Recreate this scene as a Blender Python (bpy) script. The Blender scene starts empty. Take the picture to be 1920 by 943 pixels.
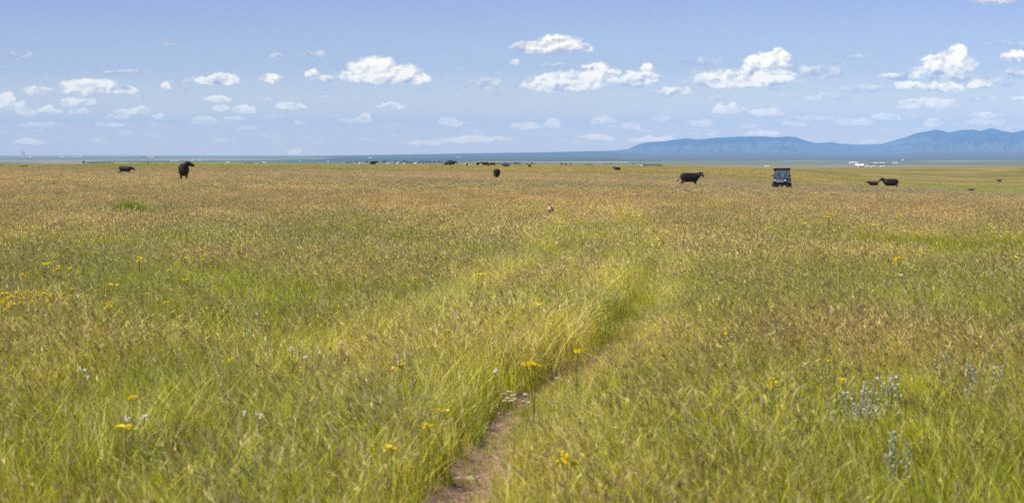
import bpy, bmesh, math, random
import numpy as np
from mathutils import Vector, Matrix, noise as mnoise

R = math.radians
scene = bpy.context.scene
COL = scene.collection
random.seed(7)
RNG = np.random.default_rng(11)

# ------------------------------------------------------------------ camera geometry
F = 4267.0            # focal length in photo pixels (80 mm on a 36 mm sensor, photo 1920 wide)
EYE = 1.75
HOR = 290.0           # row of the true horizon
PITCH = math.atan((471.5 - HOR) / F)

def pix_dir(px, py):
    a, b = (px - 960.0) / F, (471.5 - py) / F
    y = math.cos(PITCH) + b * math.sin(PITCH)
    z = -math.sin(PITCH) + b * math.cos(PITCH)
    return a / y, z / y          # s (sideways per metre), t (up per metre)

# ------------------------------------------------------------------ terrain heights
KEYS = {
 -0.35: [(5,-1.75),(60,-1.80),(178,-2.05),(300,-2.25),(430,-2.50),(560,-2.70),(750,-4.2),(1200,-14),(2500,-24),(7000,-26),(20000,-20),(36000,-16)],
 -0.225:[(5,-1.75),(60,-1.80),(178,-2.05),(300,-2.25),(430,-2.50),(560,-2.70),(750,-4.2),(1200,-14),(2500,-24),(7000,-26),(20000,-20),(36000,-16)],
 -0.144:[(5,-1.75),(60,-1.82),(178,-2.10),(300,-2.30),(430,-2.45),(640,-2.50),(900,-5),(1400,-15),(2500,-24),(7000,-26),(20000,-20),(36000,-16)],
 -0.05: [(5,-1.75),(60,-1.85),(178,-2.30),(300,-2.65),(500,-3.05),(720,-3.55),(960,-4.2),(1300,-7),(2000,-17),(3000,-24),(7000,-26),(20000,-22),(36000,-18)],
  0.0:  [(5,-1.75),(60,-1.87),(150,-2.30),(260,-2.85),(500,-3.45),(720,-3.90),(1000,-4.45),(1300,-7),(2000,-18),(3000,-24),(7000,-26),(20000,-22),(36000,-18)],
  0.08: [(5,-1.75),(60,-1.90),(120,-2.25),(213,-2.95),(400,-3.8),(600,-4.5),(1100,-5.65),(1500,-9),(2200,-19),(3200,-25),(7000,-26),(20000,-24),(36000,-20)],
  0.118:[(5,-1.75),(60,-1.92),(120,-2.40),(203,-3.15),(350,-4.3),(480,-5.6),(700,-6.3),(1200,-6.4),(1600,-10),(2200,-19),(3200,-25),(7000,-26),(36000,-22)],
  0.166:[(5,-1.75),(60,-1.95),(120,-2.50),(203,-3.35),(290,-4.15),(330,-4.9),(450,-7.8),(700,-10.2),(1000,-10.6),(1600,-9.0),(2000,-12),(3000,-25),(7000,-26),(36000,-22)],
  0.225:[(5,-1.75),(60,-1.97),(120,-2.60),(180,-3.35),(245,-4.3),(300,-5.5),(450,-9),(640,-11.6),(800,-12.3),(950,-12.3),(1200,-11.0),(1600,-8.8),(2000,-12),(3000,-25),(7000,-26),(36000,-22)],
  0.35: [(5,-1.75),(60,-1.97),(120,-2.60),(180,-3.35),(245,-4.3),(300,-5.5),(450,-9),(640,-11.6),(800,-12.3),(950,-12.3),(1200,-11.0),(1600,-8.4),(2000,-12),(3000,-25),(7000,-26),(36000,-22)],
}
LG = np.linspace(math.log(2.0), math.log(60000.0), 900)
SG = np.linspace(-0.40, 0.40, 161)

def pchip(xs, ys, xq):
    xs, ys = np.array(xs, float), np.array(ys, float)
    h = np.diff(xs); dl = np.diff(ys) / h
    m = np.zeros_like(ys); m[0], m[-1] = dl[0], dl[-1]
    for i in range(1, len(xs) - 1):
        if dl[i-1] * dl[i] > 0:
            w1, w2 = 2*h[i] + h[i-1], h[i] + 2*h[i-1]
            m[i] = (w1 + w2) / (w1 / dl[i-1] + w2 / dl[i])
    xq = np.clip(xq, xs[0], xs[-1])
    k = np.clip(np.searchsorted(xs, xq) - 1, 0, len(xs) - 2)
    t = (xq - xs[k]) / h[k]
    return ((2*t**3-3*t**2+1)*ys[k] + (t**3-2*t**2+t)*h[k]*m[k] + (-2*t**3+3*t**2)*ys[k+1] + (t**3-t**2)*h[k]*m[k+1])

_cols = {s: pchip([math.log(d) for d, z in v], [z for d, z in v], LG) for s, v in KEYS.items()}
_ks = sorted(_cols)
TAB = np.stack([np.array([np.interp(s, _ks, [_cols[k][i] for k in _ks]) for i in range(len(LG))]) for s in SG])
_k = np.exp(-0.5 * (np.arange(-8, 9) / 3.0) ** 2); _k /= _k.sum()
TAB = np.apply_along_axis(lambda c: np.convolve(np.pad(c, 8, mode='edge'), _k, mode='valid'), 0, TAB)

def vnoise(x, y, seed=0):
    """smooth value noise in 0..1, numpy"""
    xi, yi = np.floor(x).astype(np.int64), np.floor(y).astype(np.int64)
    fx, fy = x - xi, y - yi
    fx, fy = fx*fx*(3-2*fx), fy*fy*(3-2*fy)
    def hsh(a, b):
        n = (a * 374761393 + b * 668265263 + seed * 974711) & 0xffffffff
        n = ((n ^ (n >> 13)) * 1274126177) & 0xffffffff
        return ((n ^ (n >> 16)) & 0xffff) / 65535.0
    return (hsh(xi, yi)*(1-fx)+hsh(xi+1, yi)*fx)*(1-fy) + (hsh(xi, yi+1)*(1-fx)+hsh(xi+1, yi+1)*fx)*fy

def fbm(x, y, seed=0, octv=4):
    a, s, t = 0.5, 0.0, 0.0
    for o in range(octv):
        s = s + a * vnoise(x * 2**o, y * 2**o, seed + o * 17); t += a; a *= 0.55
    return s / t

# the two wheel ruts of the track
RUT_Y = [3, 8, 11.4, 13.2, 14.8, 16.6, 18.4, 19.9, 24.0, 29.9, 37.3, 45, 62, 78, 110, 160]
RUT_X = [-.75, -.50, -.27, -.16, -.10, .0, .36, .72, 1.15, 1.68, 2.3, 2.65, 3.15, 3.6, 4.6, 6.6]
def rut_x(y): return np.interp(y, RUT_Y, RUT_X)
RUT_SEP = 1.6
def bare_w(y):
    """half width of the bare soil along the right-hand rut"""
    w = np.interp(y, [5, 9, 11.4, 13.0, 13.9, 15.2, 16.3, 17.0, 18.2, 20.4, 21.6, 23.5, 24.5, 26, 30], [.17, .17, .17, .16, .13, .07, .06, .08, .09, .06, .02, .02, .02, .01, 0])
    return w

def gz(x, y):
    x = np.asarray(x, float); y = np.asarray(y, float)
    d = np.maximum(np.hypot(x, y), 2.01)
    yy = np.where(y > 1e-3 * d, y, 1e-3 * d)
    s = np.clip(x / yy, -0.399, 0.399)
    a = (np.log(d) - LG[0]) / (LG[1] - LG[0]); b = (s - SG[0]) / (SG[1] - SG[0])
    ia = np.clip(a.astype(int), 0, len(LG) - 2); ib = np.clip(b.astype(int), 0, len(SG) - 2)
    fa, fb = np.clip(a - ia, 0, 1), b - ib
    z = (TAB[ib, ia]*(1-fa)+TAB[ib, ia+1]*fa)*(1-fb) + (TAB[ib+1, ia]*(1-fa)+TAB[ib+1, ia+1]*fa)*fb
    z = z + EYE
    amp = np.interp(d, [0, 30, 120, 600, 3000], [.05, .07, .10, .25, .8])
    sc = np.interp(d, [0, 120, 600, 3000], [6, 14, 60, 300])
    z = z + amp * (fbm(x / 9 + 50, y / 12 + 80, 3, 3) - .5) * (d < 150) * np.clip((150 - d) / 60, 0, 1)
    z = z + 0.45 * (fbm(x / 70 + 50, y / 160 + 80, 5, 3) - .5) * np.clip((d - 300) / 300, 0, 1) * np.clip((2600 - d) / 500, 0, 1)
    z = z + 1.6 * (fbm(x / 130 + 20, y / 210 + 30, 9, 3) - .5) * np.clip((d - 650) / 250, 0, 1) * np.clip((2400 - d) / 500, 0, 1) * np.clip((s - .08) / .05, 0, 1)
    fade = np.clip((110 - y) / 50, 0, 1) * (y > 0)
    for off, dep in ((0.0, .10), (-RUT_SEP, .05)):
        u = (x - rut_x(y) - off) / .19
        z = z - dep * np.exp(-u * u) * fade
    return z
def gz1(x, y): return float(gz(np.array([x]), np.array([y]))[0])

def place(px, d):
    s, _ = pix_dir(px, HOR)
    return s * d, d, gz1(s * d, d)

def row_of(x, y, z):
    t = math.atan2(z - EYE, y) + PITCH
    return 471.5 - F * math.tan(t)

def solve(px, py, h):
    """first point along the ray through a pixel whose height over the ground is h"""
    s, t = pix_dir(px, py)
    d = 6.0
    while d < 3000:
        if EYE + t * d - gz1(s * d, d) <= h: break
        d *= 1.004
    return s * d, d, gz1(s * d, d)

# ------------------------------------------------------------------ small helpers
def new_mesh_obj(name, verts, faces, mat=None, parent=None, smooth=False, loc=None):
    me = bpy.data.meshes.new(name)
    me.from_pydata([tuple(v) for v in verts], [], [tuple(f) for f in faces])
    if mat: me.materials.append(mat)
    if smooth: me.polygons.foreach_set('use_smooth', [True] * len(me.polygons))
    me.update()
    o = bpy.data.objects.new(name, me); COL.objects.link(o)
    if parent: o.parent = parent
    if loc: o.location = loc
    return o

def bm_obj(name, bm, mat=None, parent=None, smooth=False):
    me = bpy.data.meshes.new(name)
    bmesh.ops.recalc_face_normals(bm, faces=bm.faces)
    bm.to_mesh(me); bm.free()
    for m in (mat if isinstance(mat, (list, tuple)) else [mat]):
        if m: me.materials.append(m)
    if smooth: me.polygons.foreach_set('use_smooth', [True] * len(me.polygons))
    o = bpy.data.objects.new(name, me); COL.objects.link(o)
    if parent: o.parent = parent
    return o

def empty(name, loc=(0, 0, 0), rz=0.0):
    o = bpy.data.objects.new(name, None); COL.objects.link(o)
    o.empty_display_size = .3
    o.location = loc; o.rotation_euler = (0, 0, rz)
    return o

def tag(o, label=None, cat=None, group=None, kind=None):
    if label: o['label'] = label
    if cat: o['category'] = cat
    if group: o['group'] = group
    if kind: o['kind'] = kind
    return o

def copy_tree(o, parent=None):
    c = o.copy(); COL.objects.link(c)
    if parent: c.parent = parent
    for ch in o.children: copy_tree(ch, c)
    return c

def bevel(bm, w, seg=2):
    bmesh.ops.bevel(bm, geom=list(bm.edges), offset=w, segments=seg, affect='EDGES', profile=.6)

def box_bm(c, size, taper=(1, 1), shift=(0, 0), bw=0.0):
    """box centred at c; top face scaled by taper and moved by shift"""
    bm = bmesh.new(); bmesh.ops.create_cube(bm, size=1)
    for v in bm.verts:
        top = v.co.z > 0
        v.co = Vector((v.co.x*size[0]*(taper[0] if top else 1) + (shift[0] if top else 0) + c[0],
                       v.co.y*size[1]*(taper[1] if top else 1) + (shift[1] if top else 0) + c[1], v.co.z*size[2]+c[2]))
    if bw: bevel(bm, bw)
    return bm

def join(*bms):
    out = bmesh.new()
    for b in bms:
        me = bpy.data.meshes.new('tmp'); b.to_mesh(me); b.free(); out.from_mesh(me); bpy.data.meshes.remove(me)
    return out

def tube_bm(p0, p1, r0, r1=None, n=10, caps=True):
    r1 = r0 if r1 is None else r1
    bm = bmesh.new()
    p0, p1 = Vector(p0), Vector(p1); ax = (p1 - p0).normalized()
    q = ax.to_track_quat('Z', 'Y')
    ra = [bm.verts.new(p0 + q @ Vector((r0*math.cos(2*math.pi*i/n), r0*math.sin(2*math.pi*i/n), 0))) for i in range(n)]
    rb = [bm.verts.new(p1 + q @ Vector((r1*math.cos(2*math.pi*i/n), r1*math.sin(2*math.pi*i/n), 0))) for i in range(n)]
    for i in range(n): bm.faces.new((ra[i], ra[(i+1) % n], rb[(i+1) % n], rb[i]))
    if caps: bm.faces.new(ra[::-1]); bm.faces.new(rb)
    return bm

def capsule_into(bm, p0, r0, p1, r1, sc=(1, 1, 1), n=14):
    """tapered capsule; sc scales it about its middle"""
    p0, p1 = Vector(p0), Vector(p1); L = (p1 - p0).length
    ax = (p1 - p0).normalized() if L > 1e-6 else Vector((0, 0, 1))
    q = ax.to_track_quat('Z', 'Y'); mid = (p0 + p1) / 2
    prof = [(-r0*math.cos(a), r0*math.sin(a)) for a in np.linspace(0, math.pi/2, 6)] + [(L + r1*math.sin(a), r1*math.cos(a)) for a in np.linspace(0, math.pi/2, 6)]
    rings = []
    for h, r in prof:
        if r < 1e-6: rings.append([bm.verts.new(p0 + q @ Vector((0, 0, h)))])
        else: rings.append([bm.verts.new(p0 + q @ Vector((r*math.cos(2*math.pi*i/n), r*math.sin(2*math.pi*i/n), h))) for i in range(n)])
    for a, b in zip(rings, rings[1:]):
        for i in range(n):
            j = (i+1) % n
            if len(a) == 1: bm.faces.new((a[0], b[j], b[i]))
            elif len(b) == 1: bm.faces.new((a[i], a[j], b[0]))
            else: bm.faces.new((a[i], a[j], b[j], b[i]))
    for ring in rings:
        for v in ring: v.co = mid + Vector(((v.co.x-mid.x)*sc[0], (v.co.y-mid.y)*sc[1], (v.co.z-mid.z)*sc[2]))

def fuse(name, prims, voxel, mat, smooth_it=4):
    """one continuous skin grown over overlapping tapered capsules"""
    bm = bmesh.new()
    for p in prims: capsule_into(bm, *p)
    bmesh.ops.recalc_face_normals(bm, faces=bm.faces)
    me = bpy.data.meshes.new(name + '_src'); bm.to_mesh(me); bm.free()
    o = bpy.data.objects.new(name + '_src', me); COL.objects.link(o)
    m = o.modifiers.new('r', 'REMESH'); m.mode = 'VOXEL'; m.voxel_size = voxel
    m = o.modifiers.new('s', 'SMOOTH'); m.iterations = smooth_it; m.factor = .5
    dg = bpy.context.evaluated_depsgraph_get(); dg.update()
    out = bpy.data.meshes.new_from_object(o.evaluated_get(dg))
    bpy.data.objects.remove(o); bpy.data.meshes.remove(me)
    out.name = name; out.materials.clear(); out.materials.append(mat)
    out.polygons.foreach_set('use_smooth', [True] * len(out.polygons))
    return out

# ------------------------------------------------------------------ materials
def material(name):
    m = bpy.data.materials.new(name); m.use_nodes = True
    nt = m.node_tree; nt.nodes.clear()
    out = nt.nodes.new('ShaderNodeOutputMaterial')
    return m, nt, out

class NB:
    """terse node builder"""
    def __init__(s, nt): s.nt = nt
    def n(s, t, **kw):
        nd = s.nt.nodes.new(t)
        for k, v in kw.items(): setattr(nd, k, v)
        return nd
    def put(s, sock, v):
        if isinstance(v, bpy.types.NodeSocket): s.nt.links.new(v, sock)
        elif v is not None: sock.default_value = v
    def math(s, op, a, b=None, c=None, clamp=False):
        nd = s.n('ShaderNodeMath', operation=op, use_clamp=clamp)
        for i, v in enumerate((a, b, c)): s.put(nd.inputs[i], v)
        return nd.outputs[0]
    def vmath(s, op, a, b=None, c=None, out=0):
        nd = s.n('ShaderNodeVectorMath', operation=op)
        for i, v in enumerate((a, b, c)):
            if v is not None: s.put(nd.inputs[i], v)
        return nd.outputs[out]
    def noise(s, vec, scale, detail=4, rough=.55, dist=0, dims='3D', out='Fac'):
        nd = s.n('ShaderNodeTexNoise', noise_dimensions=dims)
        s.put(nd.inputs['Vector'], vec); nd.inputs['Scale'].default_value = scale; nd.inputs['Detail'].default_value = detail
        nd.inputs['Roughness'].default_value = rough; nd.inputs['Distortion'].default_value = dist
        return nd.outputs[out]
    def mixc(s, fac, a, b, blend='MIX'):
        nd = s.n('ShaderNodeMix', data_type='RGBA', blend_type=blend)
        s.put(nd.inputs[0], fac)
        for sk, v in ((nd.inputs[6], a), (nd.inputs[7], b)):
            if isinstance(v, tuple): v = (*v[:3], 1)
            s.put(sk, v)
        return nd.outputs[2]
    def ramp(s, v, lo, hi, a=0.0, b=1.0, smooth=True):
        nd = s.n('ShaderNodeMapRange', interpolation_type='SMOOTHSTEP' if smooth else 'LINEAR')
        for i, x in enumerate((v, lo, hi, a, b)): s.put(nd.inputs[i], x)
        return nd.outputs[0]

def simple(name, col, rough=.6, metal=0.0, var=.25, scale=6.0, spec=.4, bump=0.0):
    """principled paint/fur/metal with uneven colour and roughness"""
    m, nt, out = material(name); b = NB(nt)
    tc = b.n('ShaderNodeTexCoord').outputs['Object']
    nz = b.noise(tc, scale, 5, .6)
    p = b.n('ShaderNodeBsdfPrincipled')
    lo = tuple(c * (1 - var) for c in col); hi = tuple(min(1, c * (1 + var)) for c in col)
    nt.links.new(b.mixc(nz, lo, hi), p.inputs['Base Color'])
    nt.links.new(b.ramp(nz, .2, .8, max(.02, rough - .1), min(1, rough + .1)), p.inputs['Roughness'])
    p.inputs['Metallic'].default_value = metal
    p.inputs['Specular IOR Level'].default_value = spec
    if bump:
        bp = b.n('ShaderNodeBump'); bp.inputs['Strength'].default_value = bump; bp.inputs['Distance'].default_value = .02
        nt.links.new(b.noise(tc, scale * 6, 3, .6), bp.inputs['Height']); nt.links.new(bp.outputs[0], p.inputs['Normal'])
    nt.links.new(p.outputs[0], out.inputs[0])
    return m

def leafy(name, attr=True, col=(.2, .2, .05), trans=.3, gloss=.015, tint=True):
    m, nt, out = material(name); b = NB(nt)
    if attr:
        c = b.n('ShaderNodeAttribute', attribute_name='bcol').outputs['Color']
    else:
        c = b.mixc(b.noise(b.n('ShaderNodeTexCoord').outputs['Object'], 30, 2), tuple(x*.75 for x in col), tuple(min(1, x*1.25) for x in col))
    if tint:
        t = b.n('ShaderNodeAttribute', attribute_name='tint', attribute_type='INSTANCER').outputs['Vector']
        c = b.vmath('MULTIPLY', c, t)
    d = b.n('ShaderNodeBsdfDiffuse'); tr = b.n('ShaderNodeBsdfTranslucent'); g = b.n('ShaderNodeBsdfGlossy')
    g.inputs['Roughness'].default_value = .45
    b.put(d.inputs[0], c)
    b.put(tr.inputs[0], b.vmath('MULTIPLY', c, (1.15, 1.1, .75)))
    m1 = b.n('ShaderNodeMixShader'); m1.inputs[0].default_value = trans
    nt.links.new(d.outputs[0], m1.inputs[1]); nt.links.new(tr.outputs[0], m1.inputs[2])
    m2 = b.n('ShaderNodeMixShader'); m2.inputs[0].default_value = gloss
    nt.links.new(m1.outputs[0], m2.inputs[1]); nt.links.new(g.outputs[0], m2.inputs[2])
    nt.links.new(m2.outputs[0], out.inputs[0])
    return m

MAT = {}
MAT['grass'] = leafy('grass_blades')
MAT['leaf'] = leafy('plant_leaves', tint=False)
MAT['fur'] = simple('black_fur', (.012, .0088, .0075), .5, var=.5, scale=5, spec=.22, bump=.5)
MAT['tag'] = simple('tag_plastic', (.75, .62, .12), .5)
MAT['white'] = simple('white_paint', (.72, .72, .70), .6, var=.1, scale=.5)
MAT['red'] = simple('red_boards', (.36, .04, .045), .7, scale=.6)
MAT['roof'] = simple('roof_sheet', (.55, .55, .56), .5, scale=.4)
MAT['darkroof'] = simple('dark_roof', (.12, .12, .13), .7, scale=.4)
MAT['tanwall'] = simple('tan_wall', (.42, .36, .30), .8, scale=.4)
MAT['concrete'] = simple('concrete', (.50, .46, .42), .8, scale=.1)
MAT['door'] = simple('pale_door', (.6, .55, .5), .6)
MAT['bark'] = simple('bark', (.10, .08, .06), .9)
MAT['crown'] = simple('tree_leaves', (.032, .048, .022), .8, var=.5, scale=.7, spec=.1)
MAT['body'] = simple('navy_body', (.012, .014, .024), .35, var=.3, spec=.35)
MAT['blackpl'] = simple('black_plastic', (.010, .010, .012), .75, var=.4, spec=.12)
MAT['tyre'] = simple('tyre_rubber', (.03, .027, .024), .85, var=.5, scale=9)
MAT['rim'] = simple('dark_rim', (.08, .08, .085), .4, metal=.8)
MAT['silver'] = simple('silver_trim', (.42, .40, .40), .35, metal=.7)
MAT['seat'] = simple('seat_vinyl', (.02, .03, .03), .6)
MAT['pillar'] = simple('grey_pillar', (.085, .085, .10), .45, var=.1)
MAT['stone'] = simple('pale_stone', (.55, .48, .43), .85, var=.35, scale=14, bump=.6)
MAT['petal_y'] = leafy('yellow_petals', attr=False, col=(.95, .70, .015), trans=.3, gloss=.03, tint=False)
MAT['petal_w'] = leafy('white_petals', attr=False, col=(.92, .88, .72), trans=.3, gloss=.03, tint=False)
MAT['stemgreen'] = leafy('flower_stems', attr=False, col=(.12, .15, .05), trans=.2, tint=False)
MAT['sage'] = leafy('sage_leaves', attr=False, col=(.41, .43, .33), trans=.2, tint=False)
MAT['sagewood'] = simple('sage_wood', (.27, .26, .21), .9)

m, nt, out = material('windscreen_glass'); b = NB(nt)
gl = b.n('ShaderNodeBsdfGlossy'); gl.inputs['Roughness'].default_value = .03; gl.inputs['Color'].default_value = (.9, .95, .95, 1)
tr = b.n('ShaderNodeBsdfTransparent'); tr.inputs[0].default_value = (.55, .66, .63, 1)
fr = b.n('ShaderNodeFresnel'); fr.inputs[0].default_value = 1.5
mx = b.n('ShaderNodeMixShader'); b.put(mx.inputs[0], b.math('MULTIPLY_ADD', fr.outputs[0], 1.2, .22, clamp=True))
nt.links.new(tr.outputs[0], mx.inputs[1]); nt.links.new(gl.outputs[0], mx.inputs[2]); nt.links.new(mx.outputs[0], out.inputs[0])
MAT['glass'] = m
m, nt, out = material('headlight_lens'); b = NB(nt)
p = b.n('ShaderNodeBsdfPrincipled'); p.inputs['Base Color'].default_value = (.8, .82, .86, 1); p.inputs['Roughness'].default_value = .12; p.inputs['Metallic'].default_value = .5
nt.links.new(p.outputs[0], out.inputs[0]); MAT['lens'] = m

# ------------------------------------------------------------------ ground sheet
def ground_material():
    m, nt, out = material('prairie_ground'); b = NB(nt)
    pos = b.n('ShaderNodeNewGeometry').outputs['Position']
    flat = b.vmath('MULTIPLY', pos, (1, 1, 0))
    dist = b.vmath('LENGTH', flat, out=1)
    # soil and litter close by
    n1 = b.noise(pos, 9, 6, .65); n2 = b.noise(pos, 1.3, 3)
    soil = b.mixc(b.ramp(n1, .35, .65), (.075, .055, .035), (.16, .115, .075))
    soil = b.mixc(b.ramp(n2, .45, .7, 0, .6), soil, (.09, .095, .035))
    # grass seen as a sward from far off
    st = b.vmath('MULTIPLY', pos, (1/40, 1/70, 0)); st2 = b.vmath('MULTIPLY', pos, (1/5, 1/14, 0)); st3 = b.vmath('MULTIPLY', pos, (1/140, 1/60, 0))
    g1 = b.noise(st, 1, 6, .62); g2 = b.noise(st2, 1, 5, .7); g3 = b.noise(st3, 1, 4, .6)
    sw = b.mixc(b.ramp(g1, .42, .58), (.145, .135, .024), (.28, .205, .065))
    sw = b.mixc(b.ramp(g3, .46, .60, 0, .75), sw, (.125, .13, .024))
    sw = b.mixc(b.ramp(g2, .42, .7, 0, .55), sw, (.23, .155, .062))
    ga = b.n('ShaderNodeAttribute', attribute_name='lush').outputs['Fac']
    sw = b.mixc(b.math('MULTIPLY', ga, b.ramp(g2, .25, .6, .55, 1)), sw, (.15, .175, .018))
    near = b.mixc(b.ramp(dist, 40, 110), soil, sw)
    # farmland of the far plain
    vo = b.n('ShaderNodeTexVoronoi', feature='F1'); b.put(vo.inputs['Vector'], b.vmath('MULTIPLY', pos, (1/900, 1/2600, 0))); vo.inputs['Scale'].default_value = 1
    v2 = b.n('ShaderNodeTexVoronoi', feature='F1'); b.put(v2.inputs['Vector'], b.vmath('MULTIPLY', pos, (1/420, 1/700, 0))); v2.inputs['Scale'].default_value = 1
    sep = b.n('ShaderNodeSeparateColor'); b.put(sep.inputs[0], vo.outputs['Color'])
    se2 = b.n('ShaderNodeSeparateColor'); b.put(se2.inputs[0], v2.outputs['Color'])
    f = b.mixc(b.ramp(sep.outputs[0], .1, .9, smooth=False), (.085, .115, .055), (.16, .16, .085))
    f = b.mixc(b.ramp(sep.outputs[1], .66, .70, 0, .8), f, (.27, .22, .15))
    f = b.mixc(b.ramp(se2.outputs[0], .86, .88, 0, .75), f, (.36, .30, .22))
    f = b.mixc(b.ramp(se2.outputs[1], .8, .82, 0, .6), f, (.06, .075, .04))
    f = b.mixc(b.math('MULTIPLY', b.ramp(dist, 7200, 4600), .75), f, (.23, .19, .115))
    c = b.mixc(b.ramp(dist, 1700, 2600), near, f)
    p = b.n('ShaderNodeBsdfPrincipled'); b.put(p.inputs['Base Color'], c); p.inputs['Roughness'].default_value = .95; p.inputs['Specular IOR Level'].default_value = .05
    bp = b.n('ShaderNodeBump'); bp.inputs['Strength'].default_value = .6; bp.inputs['Distance'].default_value = .03
    b.put(bp.inputs['Height'], n1); nt.links.new(bp.outputs[0], p.inputs['Normal'])
    nt.links.new(p.outputs[0], out.inputs[0])
    return m

def lush_mask(x, y):
    d = np.hypot(x, y); s = x / np.maximum(y, 1)
    n = fbm(x / 30 + 9, y / 60 + 4, 21, 3)
    swale = np.exp(-((d - 720 - 120 * (s - .2) / .05 * 0) / 95.0) ** 2) * np.clip((s - .165) / .03, 0, 1) * np.clip(n * 2.2, 0, 1)
    swale2 = np.exp(-((d - 470) / 60.0) ** 2) * np.clip((s - .10) / .03, 0, 1) * np.clip((.19 - s) / .03, 0, 1) * .8
    band = np.clip((d - 430) / 60, 0, 1) * np.clip((s + .02) / -.05, 0, 1) * np.clip((1100 - d) / 200, 0, 1) * .3
    return np.clip(swale + swale2 + band, 0, 1) * (y > 0)

def build_ground():
    fr = np.linspace(-.36, .36, 321)
    ang = np.concatenate([fr, np.linspace(.36, 2*math.pi - .36, 62)[1:-1]])
    rad = np.concatenate([[.6], np.geomspace(2.0, 36000, 470)])
    A, Rr = np.meshgrid(ang, rad)
    X, Y = Rr * np.sin(A), Rr * np.cos(A)
    Z = gz(X, Y)
    Y0 = (np.cos(A) < .3)
    Z = np.where(Y0 & (Rr > 400), np.minimum(Z, 0 - (Rr - 400) * .0006), Z)
    V = np.stack([X, Y, Z], -1).reshape(-1, 3)
    na, nr = len(ang), len(rad)
    i = np.arange(nr - 1)[:, None] * na; j = np.arange(na)[None, :]; j2 = (j + 1) % na
    Fq = np.stack([i + j, i + na + j, i + na + j2, i + j2], -1).reshape(-1, 4)
    me = bpy.data.meshes.new('ground')
    me.from_pydata(V.tolist(), [], Fq.tolist() + [list(range(na))[::-1]][:0])
    c = len(me.vertices)
    at = me.attributes.new('lush', 'FLOAT', 'POINT'); at.data.foreach_set('value', lush_mask(V[:, 0], V[:, 1]))
    me.polygons.foreach_set('use_smooth', [True] * len(me.polygons))
    me.materials.append(ground_material()); me.update()
    bm = bmesh.new(); bm.from_mesh(me); bm.verts.ensure_lookup_table()
    bm.faces.new([bm.verts[k] for k in range(na)])
    bmesh.ops.recalc_face_normals(bm, faces=bm.faces)
    if sum(f.normal.z for f in list(bm.faces)[:50]) < 0: bmesh.ops.reverse_faces(bm, faces=bm.faces)
    bm.to_mesh(me); bm.free()
    o = bpy.data.objects.new('ground', me); COL.objects.link(o)
    tag(o, kind='structure'); return o
build_ground()

def build_track():
    m, nt, out = material('rut_soil'); b = NB(nt)
    pos = b.n('ShaderNodeNewGeometry').outputs['Position']
    n1 = b.noise(pos, 26, 6, .7); n2 = b.noise(pos, 5, 3); n3 = b.noise(pos, 70, 2, .5)
    c = b.mixc(b.ramp(n1, .3, .7), (.18, .105, .072), (.42, .265, .19))
    c = b.mixc(b.ramp(n2, .5, .75, 0, .6), c, (.13, .10, .055))
    c = b.mixc(b.ramp(n3, .60, .66, 0, .85), c, (.52, .44, .34))
    p = b.n('ShaderNodeBsdfPrincipled'); b.put(p.inputs['Base Color'], c); p.inputs['Roughness'].default_value = .95; p.inputs['Specular IOR Level'].default_value = .1
    bp = b.n('ShaderNodeBump'); bp.inputs['Strength'].default_value = .9; bp.inputs['Distance'].default_value = .03
    b.put(bp.inputs['Height'], n1); nt.links.new(bp.outputs[0], p.inputs['Normal'])
    nt.links.new(p.outputs[0], out.inputs[0])
    ys = np.arange(4.0, 27.0, .03); us = np.linspace(-1, 1, 21)
    V, Q = [], []
    for i, y in enumerate(ys):
        wl = bare_w(y) * (1.25 + .8 * (fbm(np.array([y * 1.7]), np.array([3.]), 4, 3)[0] - .5)) + .02
        wr = bare_w(y) * (1.25 + .8 * (fbm(np.array([y * 1.7]), np.array([9.]), 6, 3)[0] - .5)) + .02
        for u in us:
            x = rut_x(y) + (u * wr if u > 0 else u * wl)
            cl = .05 * (fbm(np.array([x * 16]), np.array([y * 11]), 8, 4)[0] - .3) * (1 - u * u)
            V.append((x, y, gz1(x, y) + .006 + cl))
        if i:
            for k in range(len(us) - 1):
                a = (i-1) * len(us) + k
                Q.append((a, a+1, a+1+len(us), a+len(us)))
    o = new_mesh_obj('dirt_track', V, Q, m, smooth=True); tag(o, kind='structure')
build_track()

# ------------------------------------------------------------------ mountains
PROF = [(560,293.5),(600,292.6),(709,290.6),(819,289),(928,287),(1037,285.5),(1110,283.6),(1150,282.5),(1176,280),(1198,270),(1216,267),(1242,265.5),(1262,262.5),(1287,260),(1309,262),(1340,259),
        (1380,256.7),(1424,256),(1453,258),(1475,256.3),(1492,257.4),(1512,264.3),(1530,268.7),(1559,267.2),(1577,270),(1600,271.3),(1621,271),(1650,270.5),(1676,263),(1698,257.4),(1720,249),
        (1741,246.5),(1754,243),(1778,248.7),(1803,244),(1822,243),(1836,246),(1858,240.6),(1876,245),(1898,249.4),(1920,244),(1960,240),(2010,246),(2080,243),(2160,255),(2260,262),(2400,275)]

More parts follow.
